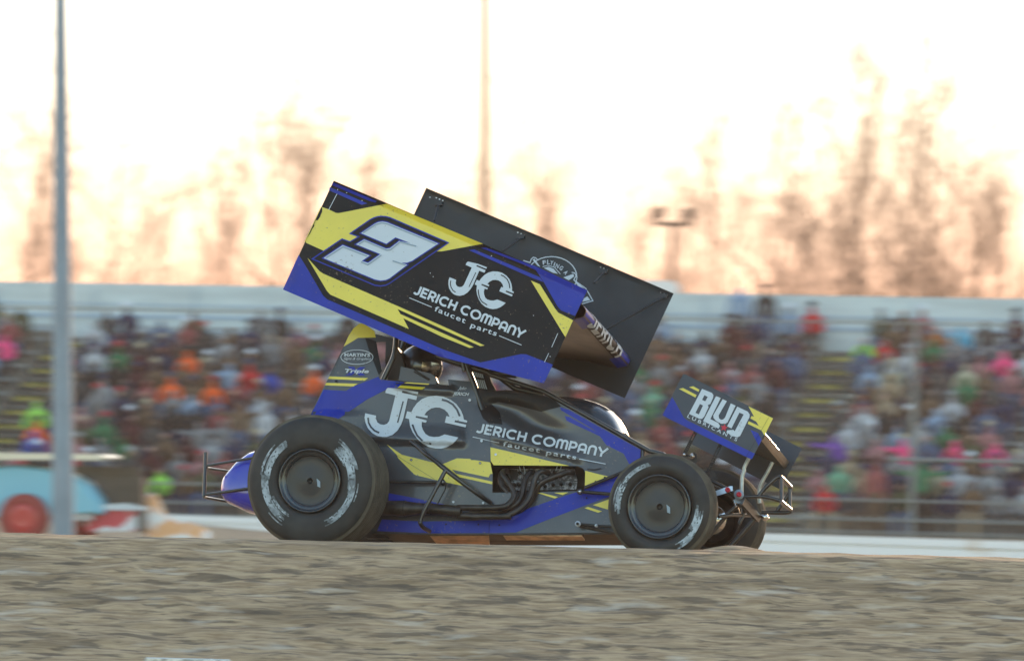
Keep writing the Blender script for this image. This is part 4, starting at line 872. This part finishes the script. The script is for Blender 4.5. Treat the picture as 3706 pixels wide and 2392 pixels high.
s2('nose_strip', [(190, 1178), (290, 1172), (335, 1180), (335, 1188), (190, 1188)], .15, .8, WHT)
s2('bumper', [(318, 1112), (332, 1112), (334, 1240), (320, 1240)], .2, .6, TUBE)
s2('wing_post', [(60, 1066), (66, 1066), (90, 1100), (82, 1100)], .2, .24, DARK)
for px, wv, nm in ((52, -.35, 'near'), (175, .95, 'far')):
    wc = C2.P(*DD((px, 1207))[0], wv); wr = empty('wheel'); wr.parent = c2; mb = MB()
    mb.lathe(wc, Vector((0, 1, 0)), [(.0, .25), (-.02, .33), (.0, .39), (.05, .42), (.28, .42), (.32, .38), (.32, .2)], 40); obj('tyre', mb.mesh('tyre'), [mat('red_tyre_dust', (.30, .045, .035), .7)], wr)
    mb = MB(); mb.lathe(wc, Vector((0, 1, 0)), [(.02, .25), (.0, .23), (.03, .12), (.02, .001)], 32); obj('rim', mb.mesh('rim'), [REDP], wr)
# ------------------------------------------------------------------ spectators
SKIN = [mat('skin_%d' % i, c, .6) for i, c in enumerate([(.45, .26, .18), (.38, .21, .15), (.5, .3, .22)])]
PAL = {'maroon': (.07, .014, .018), 'navy': (.018, .024, .07), 'black': (.022, .02, .02), 'charcoal': (.07, .066, .066), 'brown': (.14, .085, .05), 'olive': (.07, .075, .035), 'denim blue': (.07, .11, .2), 'faded red': (.28, .07, .07), 'tan': (.35, .26, .17), 'grey': (.2, .2, .21), 'light grey': (.32, .33, .35), 'white': (.46, .47, .5), 'pale blue': (.24, .34, .48), 'orange': (.9, .13, .02), 'bright red': (.55, .02, .025), 'hot pink': (.85, .07, .22), 'neon green': (.32, .66, .1), 'sky blue': (.08, .42, .6), 'royal blue': (.03, .07, .4), 'mint': (.16, .38, .25), 'purple': (.16, .06, .35), 'cream': (.42, .4, .28), 'rust': (.34, .12, .04), 'green': (.03, .16, .07), 'dusty rose': (.36, .16, .17)}
CM = {k: mat('cloth_' + k.replace(' ', '_'), v, .85) for k, v in PAL.items()}
HAIR = {'black': (.012, .01, .01), 'brown': (.06, .035, .02), 'grey': (.3, .3, .3), 'blond': (.4, .28, .14), 'navy': (.02, .03, .08), 'white': (.65, .66, .68), 'red': (.4, .03, .03), 'tan': (.4, .32, .2)}
HM = {k: mat('hair_' + k, v, .8) for k, v in HAIR.items()}
def body_mesh(name, V, E, R, part):
    o = skin_body(name, V, E, R, [SKIN[0], CM['grey'], CM['navy'], HM['brown']], sub=1)
    me = o.data; bpy.data.objects.remove(o)
    Vv = [Vector(v) for v in V]
    for p in me.polygons:
        c = p.center; best, bi = 1e9, 0
        for k, (a, b) in enumerate(E):
            ab = Vv[b] - Vv[a]; t = max(0, min(1, (c - Vv[a]).dot(ab) / ab.length_squared)); d = (c - Vv[a] - ab * t).length / (R[a] if not hasattr(R[a], '__len__') else R[a][0])
            if d < best: best, bi = d, k
        p.material_index = part[bi]
        if part[bi] == 0 and bi == 3 and (c.z > Vv[4].z + .045 or c.y > Vv[4].y + .045): p.material_index = 3
        if part[bi] == 0 and bi == 3 and c.z < Vv[3].z - .0: p.material_index = 0
    return me
# seat local: x right, y towards the back, z up, seated: bench top at z .44
def pose(lean=0, la=0, ra=0, stand_=False, hx=0, kn=0):
    if not stand_:
        hip, ch, sh_, nk, hd = (0, .5, .54), (0, .47 - lean * .3, .78), (0, .44 - lean * .5, .96), (0, .42 - lean * .6, 1.05), (hx, .39 - lean * .75, 1.2)
        kz, fy = .52, .02
        legs = [(-.12, .48, .52), (-.15 - kn, .06, .52), (-.14 - kn, .04, .06), (-.15 - kn, -.1, .04), (.12, .48, .52), (.15 + kn, .06, .52), (.14 + kn, .04, .06), (.15 + kn, -.1, .04)]
    else:
        hip, ch, sh_, nk, hd = (0, .2, .95), (0, .2, 1.15), (0, .2, 1.38), (0, .19, 1.5), (hx, .17, 1.64)
        legs = [(-.1, .2, .9), (-.12, .18, .5), (-.12, .2, .07), (-.13, .06, .04), (.1, .2, .9), (.12, .18, .5), (.12, .2, .07), (.13, .06, .04)]
    sx, sy, sz = sh_
    arms = []
    for sg, m_ in ((-1, la), (1, ra)):
        s_ = (sg * .19, sy, sz - .03)
        if m_ == 0: e, h = (sg * .26, sy - .05, sz - .3), (sg * .12, sy - .28, sz - .36)
        elif m_ == 1: e, h = (sg * .27, sy - .12, sz - .26), (sg * .06, sy - .26, sz - .06)
        elif m_ == 2: e, h = (sg * .38, sy - .05, sz - .02), (sg * .6, sy - .08, sz + .02)
        else: e, h = (sg * .25, sy, sz - .3), (sg * .24, sy - .1, sz - .56)
        arms += [s_, e, h]
    V = [hip, ch, sh_, nk, hd] + arms + legs
    E = [(0, 1), (1, 2), (2, 3), (3, 4), (2, 5), (5, 6), (6, 7), (2, 8), (8, 9), (9, 10), (0, 11), (11, 12), (12, 13), (13, 14), (0, 15), (15, 16), (16, 17), (17, 18)]
    R = [.135, .13, .12, .05, .1, .065, .048, .038, .065, .048, .038, .1, .075, .05, .045, .1, .075, .05, .045]
    part = [1, 1, 1, 0, 1, 1, 1, 1, 1, 1, 2, 2, 2, 2, 2, 2, 2, 2]
    return V, E, R, part
POSES = [pose(.2), pose(.45, 0, 1), pose(.05, 1, 0, hx=.03), pose(.3, 0, 0, kn=.08), pose(.1, 1, 1, hx=-.03), pose(0, 2, 0), pose(0, 3, 3, True), pose(0, 2, 2, True)]
PM = [body_mesh('spectator_body', *p) for p in POSES]
# brimmed cap and plain hair as separate headwear
def cap_mesh(brim):
    mb = MB(); vs = []; 
    for i in range(5):
        th = math.pi / 2 * i / 4
        for j in range(12): ph = 2 * math.pi * j / 12; vs.append((.118 * math.cos(ph) * math.cos(th), .125 * math.sin(ph) * math.cos(th), .02 + .11 * math.sin(th)))
    mb.add(vs, [(i * 12 + j, i * 12 + (j + 1) % 12, (i + 1) * 12 + (j + 1) % 12, (i + 1) * 12 + j) for i in range(4) for j in range(12)], 0, True)
    if brim: mb.hexa([(-.08, -.1, .03), (.08, -.1, .03), (.06, -.2, .015), (-.06, -.2, .015)], [(-.08, -.1, .042), (.08, -.1, .042), (.06, -.2, .027), (-.06, -.2, .027)])
    return mb.mesh('cap')
CAPM = cap_mesh(True); CAPM.materials.append(HM['navy'])
SPECIAL = [(10, 795, 'hot pink'), (412, 855, 'orange'), (415, 930, 'orange'), (497, 925, 'orange'), (722, 905, 'orange'), (580, 905, 'bright red'), (632, 962, 'white'), (80, 997, 'orange'), (35, 942, 'neon green'), (245, 790, 'white'), (322, 745, 'navy'), (212, 750, 'charcoal'), (395, 1108, 'neon green'),
    (2320, 848, 'hot pink'), (2256, 790, 'sky blue'), (1983, 826, 'neon green'), (1725, 790, 'maroon'), (1910, 738, 'bright red'), (1978, 745, 'olive'), (1855, 740, 'pale blue'), (2200, 990, 'pale blue'), (1502, 955, 'mint'), (1868, 1048, 'purple'), (2122, 1053, 'hot pink'), (2215, 1060, 'hot pink'), (2305, 1075, 'hot pink'), (2182, 1140, 'cream'), (2170, 775, 'rust'), (2345, 765, 'maroon'), (2230, 905, 'cream'), (2080, 895, 'cream'), (2010, 880, 'pale blue'), (2060, 815, 'bright red'), (2370, 845, 'white'), (1560, 1000, 'faded red'), (255, 860, 'green'), (300, 885, 'maroon'), (255, 845, 'white'), (630, 885, 'royal blue'), (230, 1005, 'green'), (200, 990, 'dusty rose'), (20, 1030, 'royal blue'), (350, 975, 'brown'), (440, 1060, 'maroon'), (1400, 905, 'faded red'), (2030, 1010, 'grey'), (1950, 1140, 'mint'), (2330, 1130, 'light grey'), (2040, 1055, 'dusty rose'), (1750, 900, 'grey'), (1600, 830, 'brown')]
rnd = random.Random(21)
seats = []
for r in range(NR):
    step = .52; off = rnd.random() * .3
    for k in range(-60, 60):
        s = off + k * step + rnd.uniform(-.06, .06)
        if any(abs(s - a) < AW + .22 for a in AISLES): continue
        p = proj(SW(s, r * DEP + .4, r * RISE + .8))
        if p[0] < -600 or p[0] > 2980: continue
        seats.append([r, s, p, None])
for x, y, c in SPECIAL:
    best = min((q for q in seats if q[3] is None), key=lambda q: abs(q[2][0] - x) + abs(q[2][1] - y) * 1.3); best[3] = c
TOPS = []
for x, c in ((1708, 'pale blue'), (1795, 'black')):
    best = min((q for q in seats if q[0] == NR - 1 and q[3] is None), key=lambda q: abs(q[2][0] - x)); best[3] = c; TOPS.append(best)
W_ = ['maroon'] * 4 + ['navy'] * 5 + ['black'] * 7 + ['charcoal'] * 7 + ['brown'] * 7 + ['olive'] * 3 + ['denim blue'] * 4 + ['faded red'] * 4 + ['tan'] * 2 + ['grey'] * 5 + ['light grey'] * 2 + ['white'] * 2 + ['pale blue'] * 2 + ['dusty rose'] * 3 + ['green'] + ['bright red'] + ['orange'] * 0
ORD = ['', 'front', 'second', 'third', 'fourth', 'fifth', 'sixth', 'seventh', 'eighth', 'ninth', 'tenth', 'eleventh', 'twelfth', 'top']
NUM = ['', 'first', 'second', 'third', 'fourth', 'fifth', 'sixth', 'seventh', 'eighth', 'ninth', 'tenth', 'eleventh', 'twelfth', 'thirteenth', 'fourteenth', 'fifteenth', 'sixteenth', 'seventeenth', 'eighteenth', 'nineteenth', 'twentieth']
NUM += ['%d%s' % (i, {1: 'st', 2: 'nd', 3: 'rd'}.get(i % 10, 'th')) for i in range(21, 60)]
taken = []
for q in seats:
    r, s, p, c = q
    fill = .9 if r < NR - 2 else (.45 if r == NR - 2 else .16)
    if r == NR - 1 and p[0] < 1500: fill = .04
    if c is None and rnd.random() > fill: continue
    taken.append(q)
def inside(p, poly):
    c = False
    for (x0, y0), (x1, y1) in zip(poly, poly[1:] + poly[:1]):
        if (y0 > p[1]) != (y1 > p[1]) and p[0] < (x1 - x0) * (p[1] - y0) / (y1 - y0) + x0: c = not c
    return c
OCC = [[(800, 450), (1340, 690), (1250, 860), (700, 660)], [(1020, 470), (1530, 700), (1440, 890), (1200, 830), (1000, 600)], [(830, 780), (850, 880), (1130, 930), (1430, 1010), (1560, 1080), (1640, 1200), (1500, 1300), (700, 1300), (610, 1120), (740, 980)], [(1610, 900), (1780, 985), (1740, 1050), (1560, 960)]]
def hidden(p): return any(inside(p, o) for o in OCC)
HID = []
for r in range(NR):
    row = sorted([q for q in taken if q[0] == r], key=lambda q: q[1])
    for i, q in enumerate(row):
        s = q[1]
        left = [x for x in row if AISLES[1] > x[1] > AISLES[0]]
        if s < AISLES[0]: k = sum(1 for x in row if s <= x[1] < AISLES[0]); where = 'left of the left stairs'
        elif s > AISLES[1]: k = sum(1 for x in row if AISLES[1] < x[1] <= s); where = 'right of the right stairs'
        else:
            kl = sum(1 for x in row if AISLES[0] < x[1] <= s); kr = sum(1 for x in row if s <= x[1] < AISLES[1])
            if kl <= kr: k, where = kl, 'right of the left stairs'
            else: k, where = kr, 'left of the right stairs'
        c = q[3] or rnd.choice(W_)
        st_ = q in TOPS or (r < NR - 1 and rnd.random() < .03)
        pi = rnd.choice([6, 6, 7]) if st_ else rnd.choice([0, 0, 0, 1, 1, 2, 3, 3, 4, 4, 0, 5])
        hid = hidden(p) and hidden((p[0], p[1] - 30))
        o = bpy.data.objects.new('person', PM[pi]); COL.objects.link(o)
        sc = rnd.uniform(.88, 1.02); rz = rnd.uniform(-.25, .25)
        o.matrix_world = Matrix.Translation(SW(s, r * DEP + .04, r * RISE)) @ Matrix.Rotation(-YAW + rz * .6, 4, 'Z') @ Matrix.Scale(sc, 4)
        tr_ = rnd.choice(['navy', 'denim blue', 'black', 'charcoal', 'brown', 'denim blue', 'tan']); hr = rnd.choice(list(HM)) if rnd.random() < .5 else rnd.choice(['black', 'brown', 'brown'])
        for sl, mt in zip(range(4), (rnd.choice(SKIN), CM[c], CM[tr_], HM[hr if hr not in ('navy', 'red', 'white', 'tan') else 'brown'])):
            o.material_slots[sl].link = 'OBJECT'; o.material_slots[sl].material = mt
        head = Vector(POSES[pi][0][4])
        cap = rnd.random() < .5
        if cap:
            cp = bpy.data.objects.new('cap', CAPM); COL.objects.link(cp); cp.parent = o; cp.location = head; cp.material_slots[0].link = 'OBJECT'; hc_ = rnd.choice(['navy', 'white', 'red', 'tan', 'black', 'grey']); cp.material_slots[0].material = HM[hc_]
        tag(o, '%s %s spectator%s, %s row, %s %s' % ('standing' if pi > 5 else 'seated', c + ' top', '' , ORD[r + 1], NUM[k], where), 'person', 'spectators on the bleachers')
        if hid: HID.append(o)
people = [o for o in bpy.data.objects if o.get('group') == 'spectators on the bleachers' and o not in HID]
edge = sorted(people, key=lambda o: -min(abs(proj(o.location)[0]), abs(2386 - proj(o.location)[0])) if -5 < proj(o.location)[0] < 2391 else 1e3 + abs(proj(o.location)[0] - 1193))
while len(people) > 300: o = edge.pop(); people.remove(o); HID.append(o)
mb = MB(); hm = []
for o in HID:
    for q in [o] + list(o.children):
        mw = (o.matrix_world @ Matrix.Translation(q.location)) if q is not o else o.matrix_world
        ids = []
        for sl in q.material_slots:
            if sl.material not in hm: hm.append(sl.material)
            ids.append(hm.index(sl.material))
        b = len(mb.v); mb.v += [tuple(mw @ v.co) for v in q.data.vertices]
        for f in q.data.polygons: mb.f.append([b + i for i in f.vertices]); mb.m.append(ids[f.material_index]); mb.s.append(True)
for o in HID:
    for q in list(o.children): bpy.data.objects.remove(q)
    bpy.data.objects.remove(o)
print('CROWD', len(people), 'merged', len(HID))
cr = mb.build('crowd', hm); tag(cr, 'rest of the crowd on the bleachers behind the car and past the photo edges', 'crowd', kind='stuff')
# ------------------------------------------------------------------ bare trees behind the stand
BARK = mat('bark', (.34, .19, .12), .9, noise_amt=.3, nscale=6)
def grow(seed, H, spread, n_sub, up=.6):
    rg = random.Random(seed); trunk, twig = [], []
    def br(p, d, L, r, lv):
        n = 4 if lv < 2 else 3; pts = [(p.copy(), r)]
        for i in range(n):
            j = Vector((rg.gauss(0, 1), rg.gauss(0, 1), rg.gauss(0, .6))) * (.045 if lv == 0 else .2)
            d = (d + j + Vector((0, 0, .1 * up))).normalized(); p = p + d * (L / n); pts.append((p.copy(), r * (1 - .75 * (i + 1) / n) if lv else r * (1 - .8 * (i + 1) / n)))
        (trunk if lv < 2 else twig).append(pts)
        if lv >= 4: return
        m_ = [n_sub, 6, 4, 4][lv]
        for k in range(m_):
            t = rg.uniform(.18 if lv else .2, .98) * n; i = min(n - 1, int(t)); a = pts[i][0].lerp(pts[i + 1][0], t - i); rr_ = pts[i][1] + (pts[i + 1][1] - pts[i][1]) * (t - i)
            az = rg.uniform(0, 6.283); side = Vector((math.cos(az), math.sin(az), rg.uniform(.0, .5))); side = (side - d * side.dot(d) * .4).normalized()
            nd = (d * rg.uniform(.25, .7) + side * spread + Vector((0, 0, up * .35))).normalized()
            f = (1 - .55 * t / n) if lv == 0 else 1
            br(a, nd, L * rg.uniform(.34, .56) * f, max(.006, rr_ * .55), lv + 1)
    br(Vector((0, 0, 0)), Vector((0, 0, 1)), H * .93, H * .009, 0)
    out = []
    for lst, ns in ((trunk, 6), (twig, 3)):
        mb = MB()
        for pts in lst: mb.tube([a for a, b in pts], [max(.0032, b) for a, b in pts], ns, 0, False, True)
        out.append(mb.mesh('tree_part'))
    return out
TP = [grow(3, 12, .8, 15, .8), grow(8, 12, .5, 17, 1.1), grow(15, 12, 1.0, 14, .6), grow(29, 12, .7, 16, .9)]
for a_, b_ in TP: a_.materials.append(BARK); b_.materials.append(BARK)
TREES = [(55, 150, 0, 195), (265, 290, 2, 190), (150, 430, 1, 215), (400, 470, 3, 225), (530, 370, 1, 200), (690, 170, 0, 188), (715, 240, 2, 192), (775, 300, 3, 200), (860, 330, 2, 196), (945, 360, 1, 205), (1060, 430, 3, 215), (1230, 300, 0, 198), (1330, 430, 1, 214), (1450, 450, 3, 206), (1640, 420, 2, 210), (1560, 540, 1, 222),
    (1740, 300, 1, 195), (1800, 190, 3, 200), (1925, 130, 1, 190), (2010, 250, 0, 208), (2085, 160, 3, 186), (2160, 210, 0, 192), (2240, 290, 2, 188), (2300, 400, 0, 200), (2370, 470, 1, 204), (2020, 420, 2, 178), (2130, 430, 0, 176), (2260, 470, 3, 180), (1880, 430, 2, 182)]
HOW = ['broad', 'narrow upright', 'wide spreading', 'full round']
TL_ = ['leftmost bare tree, standing left of the thick pale pole', 'short bare tree just right of the thick pale pole', 'low thin tree immediately behind the thick pale pole', 'low bare tree between two bigger ones left of the wing', 'slender bare tree left of the tallest tree beside the wing', 'tall dense bare tree immediately left of the raised wing corner', 'slightly shorter tree close behind the tall dense one left of the wing', 'bare tree behind the top corner of the near wing board', 'bare tree over the yellow part of the wing', 'low bare tree showing between the two wing boards', 'faint tree left of the slim pale pole', 'pale bare tree just right of the slim pale pole', 'low bare tree over the far wing board', 'low bare tree left of the two-lamp mast', 'bare tree right of the two-lamp mast', 'short bare tree directly behind the two-lamp mast',
    'bare tree at the left side of the big right-hand clump', 'tall pale tree, second in the right-hand clump', 'tallest slender tree with a single leader in the right-hand clump', 'bare tree filling the gap between the two tallest right-hand trees', 'tall dark-stemmed tree in the middle of the right-hand clump', 'broad tree leaning right of the dark-stemmed tree', 'bushy bare tree at the right shoulder of the clump', 'lower bare tree near the right edge of the photo', 'bare tree cut by the right edge of the photo', 'low dense tree under the tallest right-hand tree', 'low dense tree under the dark-stemmed tree', 'low dense thicket tree above the right end of the back wall', 'low dense tree above the two standing fans']
for i, (x, y, k, Y) in enumerate(TREES):
    tp = at_y(x / .6438, y / .6438, Y); bz_ = EYE - .5; h = tp.z - bz_
    e = empty('bare_tree', Vector((tp.x, Y, bz_))); e.rotation_euler = (0, 0, i * 1.7); e.scale = (h / 12 * .95,) * 2 + (h / 12,)
    tag(e, TL_[i], 'tree', 'bare trees behind the bleachers')
    for nm, me_ in zip(('trunk', 'crown'), TP[k]):
        o = bpy.data.objects.new(nm, me_); COL.objects.link(o); o.parent = e
# distant wood line
mb = MB(); rg = random.Random(5)
for i in range(900):
    x = rg.uniform(-60, 60); y = rg.uniform(228, 262); h = rg.uniform(3.0, 7.5); r_ = rg.uniform(.012, .04)
    p = Vector((x, y, EYE - .5)); mb.tube([p, p + Vector((rg.uniform(-.4, .4), 0, h))], [r_, r_ * .3], 3, 0, False)
    for k in range(7):
        q = p + Vector((0, 0, h * rg.uniform(.15, .95))); mb.tube([q, q + Vector((rg.uniform(-1.1, 1.1), rg.uniform(-.5, .5), rg.uniform(.2, 1)))], [.014, .006], 3, 0, False)
wd = mb.build('woodland', [BARK]); tag(wd, 'far off brushy wood behind the bare trees', 'woodland', kind='stuff')

# ------------------------------------------------------------------ evening haze
mb = MB(); mb.box((0, 120, 14), (360, 420, 34)); HZ = bpy.data.materials.new('haze'); HZ.use_nodes = True; n = HZ.node_tree; n.nodes.clear()
vo = n.nodes.new('ShaderNodeVolumePrincipled'); vo.inputs['Color'].default_value = (1, .88, .82, 1); vo.inputs['Density'].default_value = .00022; vo.inputs['Anisotropy'].default_value = .45
o_ = n.nodes.new('ShaderNodeOutputMaterial'); n.links.new(vo.outputs[0], o_.inputs['Volume'])
hz = mb.build('haze', [HZ]); tag(hz, kind='stuff')

# orange-white glint beside the light blue car, given as an added crumpled coloured mound
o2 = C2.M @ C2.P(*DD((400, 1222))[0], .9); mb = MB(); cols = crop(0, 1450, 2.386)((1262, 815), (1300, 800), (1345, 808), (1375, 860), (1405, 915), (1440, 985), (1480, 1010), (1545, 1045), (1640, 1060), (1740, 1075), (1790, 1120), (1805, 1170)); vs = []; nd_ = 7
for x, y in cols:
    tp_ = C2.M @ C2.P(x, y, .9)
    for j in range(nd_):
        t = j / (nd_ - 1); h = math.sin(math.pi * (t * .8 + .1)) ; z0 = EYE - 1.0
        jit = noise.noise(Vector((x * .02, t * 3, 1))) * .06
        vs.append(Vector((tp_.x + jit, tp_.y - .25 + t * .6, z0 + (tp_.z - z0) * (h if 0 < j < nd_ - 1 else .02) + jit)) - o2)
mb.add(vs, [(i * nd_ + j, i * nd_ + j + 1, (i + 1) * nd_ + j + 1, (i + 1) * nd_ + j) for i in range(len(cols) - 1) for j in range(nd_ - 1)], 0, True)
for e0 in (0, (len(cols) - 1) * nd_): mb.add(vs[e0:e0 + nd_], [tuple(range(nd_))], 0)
ps_ = mb.build('glint_mound', [mat('glint_colours', (.85, .8, .74), .5, nscale=3, col2=(.85, .42, .18), thr=(.42, .5))]); ps_.location = o2
tag(ps_, 'added mound coloured as the orange glint between light blue car and blue tail', 'glint')

tp_ = at_y(680, 2381, 34.55); mb = MB(); h_ = tp_.z - (EYE - 1.45); mb.box((0, 0, h_ / 2), (.467, .05, h_)); mb.box((0, -.03, h_ - .03), (.49, .02, .05), 1); bd = mb.build('marker_board', [WHT, ALU]); bd.location = (tp_.x, 34.55, EYE - 1.45)
tag(bd, 'white board standing at the foot of the dirt bank, only its top in the photo', 'board')
